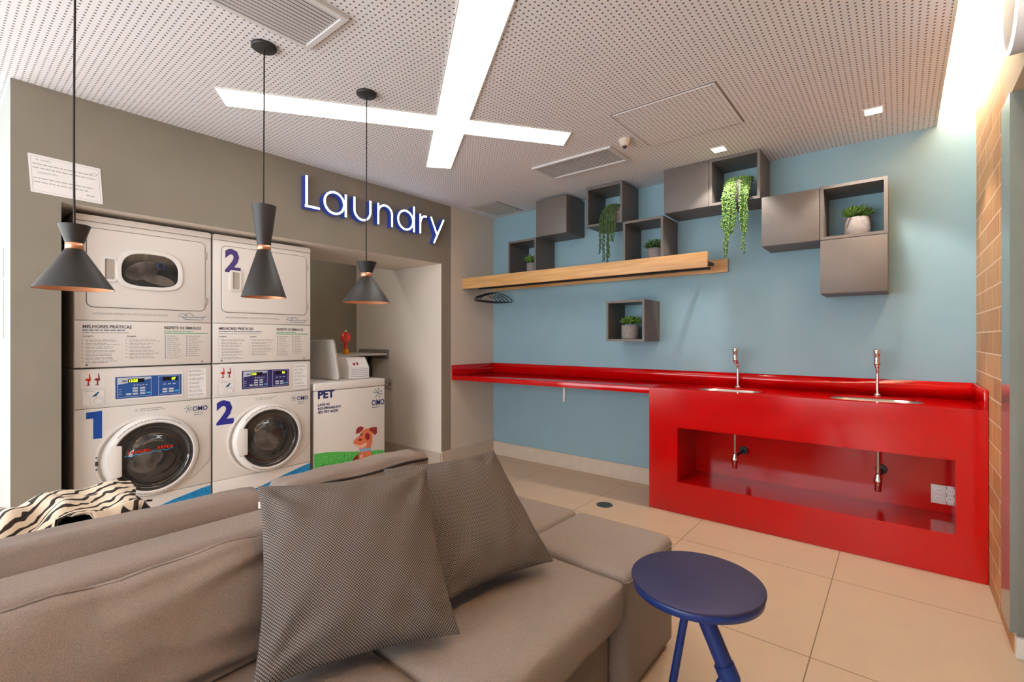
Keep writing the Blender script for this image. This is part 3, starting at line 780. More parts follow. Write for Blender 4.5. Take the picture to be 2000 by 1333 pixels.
t = thing('paper_notice', 'white framed paper notice taped on the brown wall above the machines', 'notice', (LX, .455, 2.01))
def notice_pt(u, v):
    a = (.318, 2.107); b_ = (.591, 2.102); c = (.329, 1.920)
    return (a[0]+(b_[0]-a[0])*u+(c[0]-a[0])*v, a[1]+(b_[1]-a[1])*u+(c[1]-a[1])*v)
b = MB().prism([notice_pt(0, 1), notice_pt(1, 1), notice_pt(1, 0), notice_pt(0, 0)], LX+.0005, LX+.0016, 'X'); b.build('sheet', M['paper'], t)
b = MB()
for (u0, v0, u1, v1) in ((.03, .05, .97, .055), (.03, .945, .97, .95), (.03, .05, .034, .95), (.966, .05, .97, .95)):
    b.prism([notice_pt(u0, v1), notice_pt(u1, v1), notice_pt(u1, v0), notice_pt(u0, v0)], LX+.0016, LX+.002, 'X')
Rn = random.Random(3)
text_mb(b, 'Sr. usuário,', .345, 2.079, .013, LX+.0018); 
for v0, e in ((.23, .86), (.33, .93), (.60, .88), (.70, .80)):
    u = .05
    while u < e:
        l = Rn.uniform(.03, .09); p0, p1 = notice_pt(u, v0), notice_pt(min(u+l, e), v0); u += l+.015
        b.prism([(p0[0], p0[1]-.0045), (p1[0], p1[1]-.0045), p1, p0], LX+.0016, LX+.0022, 'X')
text_mb(b, 'Customer user,', .352, 2.018, .012, LX+.0018)
lines(b, .535, 1.945, .045, 1, .01, .005, LX+.0018)
ring(b, [(.565+.014*math.cos(2*PI*k/16), 2.063+.007*math.sin(2*PI*k/16)) for k in range(16)], [(.565+.011*math.cos(2*PI*k/16), 2.063+.005*math.sin(2*PI*k/16)) for k in range(16)], LX+.0016, LX+.0022)
b.build('printed_text', M['ink'], t)

# switch plates on the white return wall
def switch(x0, x1, z0, z1, label):
    t = thing('wall_plate', label, 'switch', ((x0+x1)/2, .26, z0), 'plates on the white return wall')
    MB().box(x0, x1, .252, .26, z0, z1).build('plate', M['plastic'], t, bevel=.002)
    MB().box(x0+.02, x1-.02, .249, .252, z0+.02, z1-.02).build('rocker', M['alu'], t, bevel=.001)
switch(-3.74, -3.60, 1.52, 1.67, 'small white plate on the white return wall, upper one')
switch(-3.72, -3.60, 1.20, 1.50, 'tall white plate on the white return wall, below the small one')

# ================================================================== LAUNDRY MACHINES
XF = -3.4; XB = -4.08; MW = .652
def star(mb, y, z, s, x):
    for k, (a, mi) in enumerate([(80, 1), (25, 2), (-20, 2), (-65, 2), (-120, 1), (165, 1), (125, 1)]):
        d = Vector((math.cos(math.radians(a)), math.sin(math.radians(a)))); n_ = Vector((-d.y, d.x)); c = Vector((y, z))
        p = [c+n_*s*.03, c+d*s*.75+n_*s*.05, c+d*s*.95+n_*s*.12, c+d*s*1.05, c+d*s*.95-n_*s*.12, c+d*s*.75-n_*s*.05, c-n_*s*.03]
        mb.prism([tuple(q) for q in p][::-1], x, x+.0005, 'X', mi)
def omo(mb, y, z, h, x, stary, starz, ss):
    text_mb(mb, 'OMO', y, z, h*1.36, x+.0008, 0, h*.018, sx=.84)
    star(mb, stary, starz, ss, x)

def dryer(y0, n, label):
    z0, z1 = 1.04, 1.868; y1 = y0+MW
    t = thing('dryer', label, 'dryer', (XF-.3, y0+MW/2, z0), 'stacked dryers')
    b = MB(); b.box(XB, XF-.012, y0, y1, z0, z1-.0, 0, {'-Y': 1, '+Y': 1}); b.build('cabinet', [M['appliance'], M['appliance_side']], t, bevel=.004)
    MB().prism([(y0+.002, 1.836), (y1-.002, 1.836), (y1-.002, 1.862), (y1-.012, 1.869), (y0+.012, 1.869), (y0+.002, 1.862)], XF-.03, XF, 'X').build('top_trim', M['appliance'], t)
    MB().box(XF-.0118, XF, y0+.002, y1-.002, 1.2995, 1.833).build('front_frame', M['appliance'], t, bevel=.003)
    MB().box(XF-.0118, XF, y0+.002, y1-.002, z0+.004, 1.2965).build('lower_panel', M['appliance'], t, bevel=.003)
    a0, a1 = y0+.052, y0+.616
    b = MB(); ring(b, rrect(a0-.003, a1+.003, 1.369, 1.803, .033), rrect(a0, a1, 1.372, 1.80, .03), XF-.002, XF+.0006); b.build('door_gasket', M['groove'], t)
    d = MB(); d.prism(rrect(a0, a1, 1.372, 1.80, .03), XF-.001, XF+.006, 'X'); dd = d.build('door', M['appliance'], t, bevel=.003)
    hy = .144 if n == 1 else .131; hz = 1.583 if n == 1 else 1.578
    b = MB(); ring(b, rrect(y0+hy-.034, y0+hy+.034, hz-.068, hz+.068, .010), rrect(y0+hy-.018, y0+hy+.024, hz-.056, hz+.056, .006), XF+.006, XF+.014)
    b.build('handle_frame', M['plastic'], dd)
    b = MB(); b.prism([(0, 0), (1, 0)], 0, 0) if False else None
    b.add([(XF+.0062, y0+hy-.018, hz-.056), (XF+.0062, y0+hy-.018, hz+.056), (XF+.013, y0+hy+.024, hz+.056), (XF+.013, y0+hy+.024, hz-.056), (XF+.0062, y0+hy+.024, hz-.056), (XF+.0062, y0+hy+.024, hz+.056)],
          [(0, 3, 2, 1), (0, 4, 3), (1, 2, 5)], 0)
    b.build('handle_scoop', M['appliance_side'], dd)
    if n == 1:
        cy, cz = y0+.334, 1.586
        def shape(a, bt, bb, m_=48):
            pts = []
            for k in range(m_):
                th = 2*PI*k/m_; c_, s_ = math.cos(th), math.sin(th); e = .62
                yy = a*math.copysign(abs(c_)**e, c_); zz = (bt if s_ > 0 else bb)*math.copysign(abs(s_)**(.85 if s_ > 0 else .55), s_)
                pts.append((cy+yy, cz+zz))
            return pts
        b = MB(); ring(b, shape(.160, .124, .106), shape(.136, .102, .086), XF+.006, XF+.016); b.build('window_bezel', M['plastic'], dd, bevel=.003)
        MB().prism(shape(.136, .102, .086), XF+.006, XF+.009, 'X').build('window_glass', M['glass_dark'], dd)
        b = MB()
        for (q, a_, ry, rz) in (((-.040, .005), 25, .088, .050), ((.035, -.042), -12, .085, .030)):
            b.ball((XF+.0085, cy+q[0], cz+q[1]), .003, ry, rz, 24, 12, 0, Matrix.Rotation(math.radians(a_), 3, 'X'))
        b.build('laundry_load', M['laundry'], dd)
        b = MB(); b.tube([(XF+.0125, cy+.05+.02*math.cos(2*PI*k/6), cz+.04+.02*math.sin(2*PI*k/6)) for k in range(6)], .0016, 5, closed=True)
        b.build('window_emblem', M['ink_blue'], dd)
    else:
        b = MB(); text_mb(b, '2', y0+.070, 1.640, .200, XF+.0066, 0, .0085, sx=.92); b.build('number_decal', M['ink_purple'], dd)
    for hz_ in (1.435, 1.72):
        MB().cyl((XF+.003, a1+.006, hz_-.022), (XF+.003, a1+.006, hz_+.022), .005, seg=10).build('hinge', M['appliance_side'], t)
    b = MB(); R = random.Random(20+n)
    yy = y0+.075
    text_mb(b, 'ANTES DE USAR, DESPEJAR O SEU CESTO QUE ESTÁ NO ARMÁRIO.', yy, 1.333, .0135, XF+.0003, 0, 0, sx=.86)
    b.tube([(XF+.001, y0+.47, 1.336), (XF+.001, y0+.50, 1.330), (XF+.001, y0+.60, 1.333), (XF+.001, y0+.625, 1.336)], .0012, 5, 1)
    b.tube([(XF+.001, y0+.495, 1.330), (XF+.001, y0+.51, 1.316), (XF+.001, y0+.60, 1.316), (XF+.001, y0+.61, 1.331)], .0012, 5, 1)
    b.tube([(XF+.001, y0+.53+.022*math.cos(math.radians(a)), 1.336+.018*math.sin(math.radians(a))) for a in range(0, 181, 20)], .0010, 5, 1)
    b.tube([(XF+.001, y0+.475, 1.347), (XF+.001, y0+.50, 1.350), (XF+.001, y0+.52, 1.338)], .0010, 5, 1)
    b.build('care_line', [M['ink'], M['logo_teal']], t)
    b = MB()
    text_mb(b, 'MELHORES PRÁTICAS', y0+.035, 1.256, .0250, XF+.0003, 1, .0005, sx=.88)
    lines(b, y0+.035, 1.243, .27, 1, .01, .0050, XF+.0003, 2, R); lines(b, y0+.035, 1.230, .29, 1, .01, .0040, XF+.0003, 0, R)
    text_mb(b, 'Lavagem', y0+.035, 1.209, .0130, XF+.0003, 1); text_mb(b, 'Secagem', y0+.222, 1.209, .0130, XF+.0003, 1)
    for c, nn, wd in ((y0+.045, 7, .145), (y0+.232, 6, .155)):
        for k in range(nn):
            z = 1.190-k*.0195; b.box(XF+.0001, XF+.0006, c-.012, c-.007, z, z+.005, 0)
            lines(b, c+.004, z, wd, 2, .0068, .0032, XF+.0003, 0, R)
    text_mb(b, 'RESPEITE OS SÍMBOLOS', y0+.402, 1.256, .0225, XF+.0003, 1, .0005, sx=.82)
    b.box(XF+.0001, XF+.0006, y0+.400, y0+.632, 1.229, 1.2345, 3); lines(b, y0+.402, 1.241, .18, 1, .01, .0045, XF+.0003, 3, R)
    for c, nn in ((y0+.405, 12), (y0+.515, 11)):
        for k in range(nn):
            z = 1.212-k*.0120; b.box(XF+.0001, XF+.0006, c, c+.005, z, z+.005, 2); lines(b, c+.012, z, .075, 1, .007, .0036, XF+.0003, 0, R)
    b.build('instruction_print', [M['ink'], M['ink_dark'], M['logo_teal'], M['ink_green']], t)
    for yy in (y0+.052, y0+MW-.052):
        b = MB(); b.lathe([(0, .004), (.003, .004), (.0045, 0)], (XF, yy, 1.056), 10, axis='X'); b.build('screw', M['ink_dark'], t)
    return t

def washer(y0, n, label):
    z0, z1 = .0, 1.034; y1 = y0+MW
    t = thing('washing_machine', label, 'washing machine', (XF-.3, y0+MW/2, 0), 'front-loading washing machines')
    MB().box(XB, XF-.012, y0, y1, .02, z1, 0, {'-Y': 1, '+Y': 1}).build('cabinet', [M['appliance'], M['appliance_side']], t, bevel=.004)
    for yy in (y0+.06, y1-.06):
        MB().cyl((XF-.08, yy, 0), (XF-.08, yy, .0195), .02, seg=12).build('foot', M['black_plastic'], t)
    MB().box(XF-.0118, XF, y0+.002, y1-.002, .820, z1-.003).build('control_panel', M['appliance'], t, bevel=.003)
    MB().box(XF-.0118, XF, y0+.002, y1-.002, .285, .817).build('front_panel', M['appliance'], t, bevel=.002)
    MB().box(XF-.0118, XF, y0+.002, y1-.002, .024, .2825).build('kick_panel', M['appliance'], t, bevel=.003)
    # blue control display
    main = M['panel_blue'] if n == 1 else M['panel_navy']
    cp = MB().prism([(y0+.165, .850), (y0+.497, .850), (y0+.497, .995), (y0+.165, .995)], XF, XF+.002, 'X').build('display_bezel', M['plastic'], t)
    b = MB(); x = XF+.002
    b.box(x, x+.0015, y0+.173, y0+.488, .861, .983, 0)
    x += .0015
    b.box(x, x+.0006, y0+.181, y0+.338, .868, .978, 1); b.box(x, x+.0008, y0+.183, y0+.336, .870, .976, 0)
    b.box(x, x+.0006, y0+.372, y0+.480, .868, .978, 1); b.box(x, x+.0008, y0+.374, y0+.478, .870, .976, 0)
    b.prism([(y0+.183, .940), (y0+.336, .966), (y0+.336, .976), (y0+.183, .976)], x, x+.0010, 'X', 1)
    b.box(x, x+.0013, y0+.228, y0+.305, .949, .970, 2); b.box(x, x+.0013, y0+.392, y0+.468, .949, .970, 2)
    text_mb(b, '13:20' if n == 1 else '13:0', y0+.230, .952, .0205, x+.0016, 3, .0008, sx=.95); text_mb(b, '07' if n == 1 else '04', y0+.438, .952, .0205, x+.0016, 3, .0008, sx=.95)
    text_mb(b, 'OMO', y0+.200, .955, .011, x+.0012, 5, .0005, sx=.9)
    for (cy, cz) in ((.232, .884), (.262, .884), (.262, .900), (.262, .915), (.296, .884), (.296, .900), (.296, .915), (.404, .884), (.404, .899), (.436, .884), (.436, .899)):
        b.box(x, x+.0016, y0+cy-.012, y0+cy+.012, cz-.005, cz+.005, 4)
    for cy in (.324, .464): b.box(x, x+.0016, y0+cy-.011, y0+cy+.011, .881, .890, 6)
    for k in range(3): b.box(x, x+.001, y0+.186, y0+.200, .884+.014*k, .8865+.014*k, 1)
    for k in range(5): b.box(x, x+.001, y0+.255+.014*k, y0+.262+.014*k, .930, .936, 4)
    for k in range(3): b.box(x, x+.001, y0+.395+.024*k, y0+.41+.024*k, .926, .931, 4)
    b.build('display', [main, M['key_white'], M['led_bg'], M['led'], M['key_white'], M['ink_navy'], M['key_cyan']], cp)
    # labels
    b = MB(); x = XF+.0002
    b.box(x, x+.0006, y0+.028, y0+.126, .930, 1.020, 0)
    for k, c in enumerate((.056, .094)):
        mi = 1
        b.box(x+.0005, x+.0012, y0+c-.006, y0+c+.010, .945, .949, mi); b.box(x+.0005, x+.0012, y0+c, y0+c+.006, .948, .972, mi)
        b.prism([(y0+c-.012, .972), (y0+c+.012, .968), (y0+c+.014, .980), (y0+c-.004, .984)], x+.0005, x+.0012, 'X', 2 if k == 0 else 1)
        b.prism([(y0+c+.006, .980), (y0+c+.013, .980), (y0+c+.009, 1.008), (y0+c+.005, 1.010)], x+.0005, x+.0012, 'X', 2 if k == 0 else 1)
    b.build('picture_label', [M['paper'], M['dog_dark'], M['red_lens']], t)
    b = MB(); b.box(x, x+.0004, y0+.030, y0+.128, .832, .922, 0)
    outline_box(b, y0+.030, y0+.128, .832, .922, .001, x+.0003, 1); outline_box(b, y0+.036, y0+.066, .838, .895, .0008, x+.0003, 1)
    outline_box(b, y0+.070, y0+.124, .836, .880, .0008, x+.0003, 1); lines(b, y0+.045, .912, .07, 1, .01, .003, x+.0003, 1)
    ring(b, [(y0+.10+.020*math.cos(2*PI*k/20), .858+.018*math.sin(2*PI*k/20)) for k in range(20)], [(y0+.10+.018*math.cos(2*PI*k/20), .858+.016*math.sin(2*PI*k/20)) for k in range(20)], x+.0003, x+.0008, 'X', 1)
    b.prism([(y0+.072, .884), (y0+.092, .884), (y0+.105, .908), (y0+.098, .908)], x+.0003, x+.0008, 'X', 2)
    b.build('diagram_label', [M['paper'], M['ink'], M['logo_teal']], t)
    b = MB(); b.box(x, x+.0004, y0+.521, y0+.625, .832, 1.016, 0); outline_box(b, y0+.521, y0+.625, .832, 1.016, .0008, x+.0003, 1)
    R = random.Random(40+n)
    for k in range(7): lines(b, y0+.528, 1.000-k*.0245, .09, 2, .008, .0036, x+.0003, 1, R)
    b.build('instruction_label', [M['paper'], M['ink']], t)
    # big number
    b = MB()
    if n == 1:
        b.prism([(y0+.050, .800), (y0+.050, .765), (y0+.079, .765), (y0+.079, .653), (y0+.116, .653), (y0+.116, .803)][::-1], x, x+.0008, 'X')
    else:
        text_mb(b, '2', y0+.022, .650, .205, x+.0004, 0, .0085, sx=.98)
    b.build('number_decal', M['ink_blue' if n == 1 else 'ink_violet'], t)
    b = MB(); omo(b, y0+.548, .750, .030, x, y0+.524, .766, .020)
    lines(b, y0+.556, .736, .065, 2, .012, .003, x, 2)
    b.build('logo_decal', [M['ink_navy'], M['logo_green'], M['logo_teal']], t)
    b = MB(); star(b, y0+.268, .786, .010, x); lines(b, y0+.285, .790, .13, 2, .011, .004, x, 0)
    b.build('slogan_print', [M['ink'], M['ink'], M['ink']], t)
    # door surround that sweeps to the right edge
    cy, cz = y0+.330, .515
    pts = [(cy+.250*math.cos(math.radians(a)), cz+.243*math.sin(math.radians(a))) for a in range(62, 291, 6)]+[(y0+.56, .35), (y0+.640, .43), (y0+.640, .66), (y0+.56, .69)]
    q = [(p[0], max(p[1], .290)) for p in pts]
    MB().prism(q, XF, XF+.006, 'X').build('door_surround', M['appliance'], t, bevel=.004)
    cy = y0+.345
    ring_ = MB(); ring(ring_, [(cy-.006+.246*math.cos(2*PI*k/72), cz+.229*math.sin(2*PI*k/72)) for k in range(72)], [(cy+.236*math.cos(2*PI*k/72), cz+.224*math.sin(2*PI*k/72)) for k in range(72)], XF+.004, XF+.0066); ring_.build('door_gap_shade', M['appliance_side'], t)  # grey ring paints the shadow behind the door edge
    d = MB().lathe([(.170, .010), (.232, .004), (.232, .014), (.224, .030), (.205, .040), (.196, .040), (.192, .030)], (XF, cy, cz), 72, axis='X')
    dr = d.build('door', M['plastic'], t)
    g = MB().lathe([(.197, .0395), (.190, .0405), (.188, .036)], (XF, cy, cz), 72, axis='X'); g.build('door_seal', M['groove'], dr)
    prof = [(.192, .028), (.185, .030), (.178, .020), (.165, .012), (.140, .014), (.118, .020), (.108, .030), (.085, .038), (.05, .042), (0, .043)]
    MB().lathe(prof, (XF, cy, cz), 72, axis='X').build('door_glass', M['glass_dark'], dr)
    b = MB()
    for (r, xx, a0, a1, wd) in ((.150, .0158, 200, 330, .010), (.128, .0185, 20, 120, .008), (.172, .020, 250, 350, .006)):
        pth = [(cy+r*math.cos(math.radians(a)), cz+r*math.sin(math.radians(a))) for a in range(a0, a1+1, 8)]
        b.tube([(XF+xx, p[0], p[1]) for p in pth], wd*.35, 6)
    b.build('drum_rim', M['drum'], dr)
    b = MB(); b.ball((XF+.036, cy-.020, cz-.01), .0085, .095, .070, 28, 14, 0, Matrix.Rotation(math.radians(35 if n == 1 else -30), 3, 'X'))
    b.build('laundry_load', M['laundry'], dr)
    # grip plate at the left of the door
    gp = [(cy+.222*math.cos(math.radians(a)), cz+.222*math.sin(math.radians(a))) for a in range(155, 206, 5)]
    gp = gp+[(cy-.150, cz-.085), (cy-.150, cz+.085)]
    MB().prism(gp, XF+.020, XF+.0435, 'X').build('door_grip', M['plastic'], dr, bevel=.004)
    b = MB(); R = random.Random(50+n)
    for a0, a1, r in ((52, 140, .214), (235, 320, .214)):
        a = a0
        while a < a1:
            l = R.uniform(1.5, 4.5)
            p = [(cy+rr*math.cos(math.radians(aa)), cz+rr*math.sin(math.radians(aa))) for rr, aa in ((r-.0025, a), (r+.0025, a), (r+.0025, a+l), (r-.0025, a+l))]
            b.prism(p, XF+.0365, XF+.0378, 'X'); a += l+1.2
    b.build('door_print', M['ink'], dr)
    if n == 1:
        b = MB(); text_mb(b, 'LAVAGEM', cy-.125, cz+.034, .024, XF+.0445, 0, .0004, sx=.95)
        text_mb(b, 'RÁPIDA', cy+.012, cz+.040, .024, XF+.0445, 0, .0004, sx=.95)
        b.tube([(XF+.0448, cy-.14+.010*k, cz+.022+.0005*k+.004*math.sin(k*1.5)) for k in range(24)], .0013, 5, 1)
        b.build('door_sticker', [M['red_lens'], M['key_cyan']], dr)
        b = MB(); b.box(XF+.006, XF+.009, y0+.086, y0+.098, .505, .528); b.cyl((XF+.006, y0+.091, .55), (XF+.008, y0+.091, .55), .004, seg=8); b.cyl((XF+.006, y0+.091, .485), (XF+.008, y0+.091, .485), .004, seg=8)
        b.build('latch', M['groove'], t)
    # wave graphic on the kick panel
    b = MB()
    if n == 1: b.prism([(y0+.215, .170), (y0+.648, .170), (y0+.648, .268), (y0+.60, .262), (y0+.45, .230), (y0+.33, .196)], x, x+.0006, 'X')
    else: b.prism([(y0+.215, .170), (y0+.648, .170), (y0+.648, .275), (y0+.60, .266), (y0+.45, .230), (y0+.33, .196)], x, x+.0006, 'X')
    R = random.Random(60+n)
    for k in range(16):
        yy, zz, rr = y0+.30+.34*R.random(), 0, R.uniform(.005, .011); zz = .18+(yy-y0-.25)*.2*R.random()
        ring(b, [(yy+rr*math.cos(2*PI*j/14), zz+rr*math.sin(2*PI*j/14)) for j in range(14)], [(yy+(rr-.0014)*math.cos(2*PI*j/14), zz+(rr-.0014)*math.sin(2*PI*j/14)) for j in range(14)], x+.0005, x+.001, 'X', 1)
    b.build('wave_decal', [M['wave'], M['key_cyan']], t)
    return t
Y1, Y2 = .500, 1.160
washer(Y1, 1, 'white front-loading washing machine marked 1, under the dryer with a window')
washer(Y2, 2, 'white front-loading washing machine marked 2, beside the pet machine')
dryer(Y1, 1, 'white dryer with a domed dark window, stacked on washing machine 1')
dryer(Y2, 2, 'white dryer with a plain door marked 2, stacked on washing machine 2')

# pet machine
t = thing('pet_washer', 'white top-loading pet washing machine with a dog and green grass picture', 'washing machine', (XF-.3, 2.15, 0))
py0, py1 = 1.838, 2.472
MB().box(XB, XF-.003, py0, py1, .02, .798, 0, {'-Y': 1}).build('cabinet', [M['appliance'], M['appliance_side']], t, bevel=.006)
MB().box(XB, XF, py0, py1, .8015, .862).build('top_deck', M['appliance'], t, bevel=.008)
for yy in (py0+.06, py1-.06): MB().cyl((XF-.08, yy, 0), (XF-.08, yy, .0195), .02, seg=12).build('foot', M['black_plastic'], t)
lid = rrect(-3.93, -3.46, .868, 1.190, .035)
b = MB(); b.prism([(p[0], p[1]) for p in lid], 0, .016, 'Y'); b.v = [(v[0], 2.078+v[1]-(v[2]-.868)*.16, v[2]) for v in b.v]
l_ = b.build('lid', M['appliance'], t, bevel=.003)
b = MB(); ring(b, rrect(-3.935, -3.455, .863, 1.195, .038), rrect(-3.93, -3.46, .868, 1.19, .035), .002, .013, 'Y'); b.v = [(v[0], 2.078+v[1]-(v[2]-.868)*.16, v[2]) for v in b.v]
b.build('lid_edge', M['appliance_side'], l_)
c_ = MB(); c_.prism([(-3.80, .864), (-3.50, .864), (-3.50, .958), (-3.56, 1.040), (-3.80, 1.040)], 2.20, 2.385, 'Y')
con = c_.build('console', M['appliance'], t, bevel=.004)
b = MB()
b.box(-3.4995, -3.4990, 2.205, 2.38, .872, .955, 0)
b.prism([(-3.4985, .960), (-3.5565, 1.0385), (-3.5572, 1.0380), (-3.4992, .9595)], 2.205, 2.38, 'Y', 0)
for k in range(5): b.box(-3.4988, -3.4985, 2.212, 2.372, .882+k*.015, .885+k*.015, 1)
b.prism([(-3.511, .9775), (-3.526, .9975), (-3.5265, .997), (-3.5115, .977)], 2.24, 2.262, 'Y', 2)
b.prism([(-3.511, .9775), (-3.536, 1.0105), (-3.5365, 1.010), (-3.5115, .977)], 2.275, 2.290, 'Y', 2)
b.build('console_label', [M['paper'], M['ink_purple'], M['dog_dark']], con)
x = XF-.0028
b = MB(); text_mb(b, 'PET', py0+.030, .746, .082, x+.0004, 0, .0035, sx=1.02); b.build('title_print', M['ink_navy'], t)
b = MB()
for zz_, tx_ in ((.688, 'LAVE AS'), (.660, 'ROUPINHAS DO'), (.632, 'SEU PET AQUI.')): text_mb(b, tx_, py0+.032, zz_, .026, x+.0004, 0, .0008)
b.build('slogan_print', M['ink_navy'], t)
b = MB(); text_mb(b, 'OMO', 2.340, .642, .066, x+.0008, 0, .0014, sx=.80); star(b, 2.402, .742, .042, x)
lines(b, 2.346, .622, .10, 1, .01, .006, x, 2); b.build('logo_decal', [M['ink_navy'], M['logo_green'], M['logo_teal']], t)
b = MB(); b.prism([(py0+.002, .10), (py1-.003, .10), (py1-.003, .249), (2.40, .262), (2.28, .275), (2.12, .300), (2.02, .318), (1.93, .330), (py0+.002, .334)], x, x+.0004, 'X', 0)
R = random.Random(9)
for k in range(60):
    yy = R.uniform(py0+.03, py1-.03); zz = R.uniform(.13, .31-(yy-py0)*.12)
    rr = R.uniform(.006, .013)
    if k % 2: ring(b, [(yy+rr*math.cos(2*PI*j/10), zz+rr*math.sin(2*PI*j/10)) for j in range(10)], [(yy+(rr-.002)*math.cos(2*PI*j/10), zz+(rr-.002)*math.sin(2*PI*j/10)) for j in range(10)], x+.0003, x+.0008, 'X', 1)
    else: b.tube([(x+.0008, yy-rr, zz-rr*R.random()), (x+.0008, yy, zz+rr*.6), (x+.0008, yy+rr, zz-rr*R.random())], .0011, 4, 1)
b.build('grass_decal', [M['grass'], M['grass_line']], t)
D = [('tail', 2, .0008, [(2.212, 0.267), (2.178, 0.243), (2.156, 0.213), (2.156, 0.17), (2.217, 0.157), (2.222, 0.217)]),
     ('body', 0, .0011, [(2.227, 0.277), (2.222, 0.217), (2.217, 0.150), (2.359, 0.137), (2.359, 0.172), (2.344, 0.229), (2.333, 0.271)]),
     ('head', 0, .0012, [(2.168, 0.366), (2.188, 0.389), (2.227, 0.413), (2.257, 0.447), (2.287, 0.46), (2.315, 0.458), (2.335, .44), (2.349, 0.407), (2.349, 0.344), (2.333, 0.293), (2.333, 0.267), (2.227, 0.277), (2.222, 0.318), (2.190, 0.335)]),
     ('muzzle', 1, .0015, [(2.163, 0.362), (2.19, 0.350), (2.227, 0.332), (2.287, 0.346), (2.297, 0.326), (2.277, 0.308), (2.24, 0.305), (2.200, 0.330)]),
     ('ear_l', 2, .0017, [(2.192, 0.435), (2.197, 0.465), (2.217, 0.484), (2.247, 0.484), (2.267, 0.468), (2.252, 0.448), (2.227, 0.434), (2.202, 0.43)]),
     ('ear_r', 2, .0017, [(2.313, 0.448), (2.333, 0.463), (2.391, 0.459), (2.393, 0.409), (2.375, 0.392), (2.349, 0.416), (2.333, 0.431)]),
     ('patch', 2, .0019, [(2.277, 0.4), (2.287, 0.421), (2.308, 0.422), (2.326, 0.397), (2.323, 0.371), (2.303, 0.361), (2.282, 0.377)]),
     ('nose', 2, .0021, [(2.212, 0.38), (2.227, 0.388), (2.247, 0.383), (2.249, 0.37), (2.227, 0.366)]),
     ('eye', 4, .0021, [(2.234, 0.42), (2.242, 0.43), (2.25, 0.422), (2.245, 0.41), (2.235, 0.409)]),
     ('collar', 3, .0021, [(2.227, 0.304), (2.331, 0.296), (2.333, 0.271), (2.227, 0.277)]),
     ('chest', 1, .0014, [(2.227, 0.251), (2.262, 0.253), (2.252, 0.233), (2.237, 0.223)])]
b = MB()
for nm, mi, h, pl in D: b.prism(pl, x+.0002, x+h, 'X', mi)
b.build('dog_decal', [M['dog'], M['dog_light'], M['dog_dark'], M['collar'], M['ink_dark']], t)

# things at the back of the recess
t = thing('recess_shelf', 'narrow grey wall shelf in the recess corner behind the pet machine', 'shelf', (-4.35, 2.7, 1.03))
MB().box(-4.66, -4.10, 2.10, 3.005, 1.028, 1.046).build('board', M['pale_panel'], t)
MB().box(-4.60, -4.085, 3.005, 3.022, .99, 1.085).build('wall_bracket', M['pot'], t)
t = thing('warning_lamp', 'round red lens lamp on an orange handle, standing on the recess shelf', 'lamp', (-4.15, 2.565, 1.047))
MB().lathe([(0, .012), (.030, .012), (.050, .008), (.054, 0), (.050, -.008), (.03, -.012), (0, -.012)], (-4.15, 2.565, 1.21), 36, axis='X').build('red_lens', M['red_lens'], t)
MB().box(-4.142, -4.136, 2.562, 2.568, 1.16, 1.262).build('lens_rib', M['dog_dark'], t)
MB().cyl((-4.15, 2.565, 1.10), (-4.15, 2.565, 1.165), .015, .013, 14).build('handle', M['red_lens'], t)
MB().prism([(2.54, 1.047), (2.60, 1.047), (2.585, 1.075), (2.578, 1.10), (2.552, 1.10), (2.548, 1.075)], -4.175, -4.125, 'X').build('base', M['amber'], t, bevel=.003)
MB().cyl((-4.15, 2.565, 1.262), (-4.15, 2.565, 1.280), .012, .009, 12).build('top_knob', M['outlet'], t)
t = thing('black_bottle', 'small black bottle standing behind the pet machine console', 'bottle', (-4.4, 2.9, .60))
MB().lathe([(0, .6), (.03, .6), (.03, .90), (.020, .94), (.018, .985), (0, .985)], (-4.30, 2.93, 0), 20).build('body', M['black_plastic'], t)
MB().lathe([(0, 0), (.02, 0), (.02, .03), (0, .03)], (-4.30, 2.93, .985), 16).build('cap', M['black_plastic'], t)
t2 = thing('low_shelf', 'low grey ledge in the recess carrying the black bottle', 'shelf', (-4.4, 2.8, .58))
MB().box(-4.66, -4.20, 2.60, 3.005, .58, .599).build('board', M['pot'], t2)
MB().box(-4.62, -4.22, 3.005, 3.022, .55, .599).build('end_cleat', M['pot'], t2)
t = thing('water_valve', 'pair of steel water valves on the recess wall beside the pet machine', 'valve', (-3.98, 3.022, .7))
for z in (.76, .70):
    MB().cyl((-4.05, 3.022, z), (-4.05, 2.99, z), .020, .018, 16).build('wall_flange', M['steel'], t)
    MB().cyl((-4.05, 2.99, z), (-4.05, 2.955, z), .011, .011, 12).build('spindle', M['steel'], t)

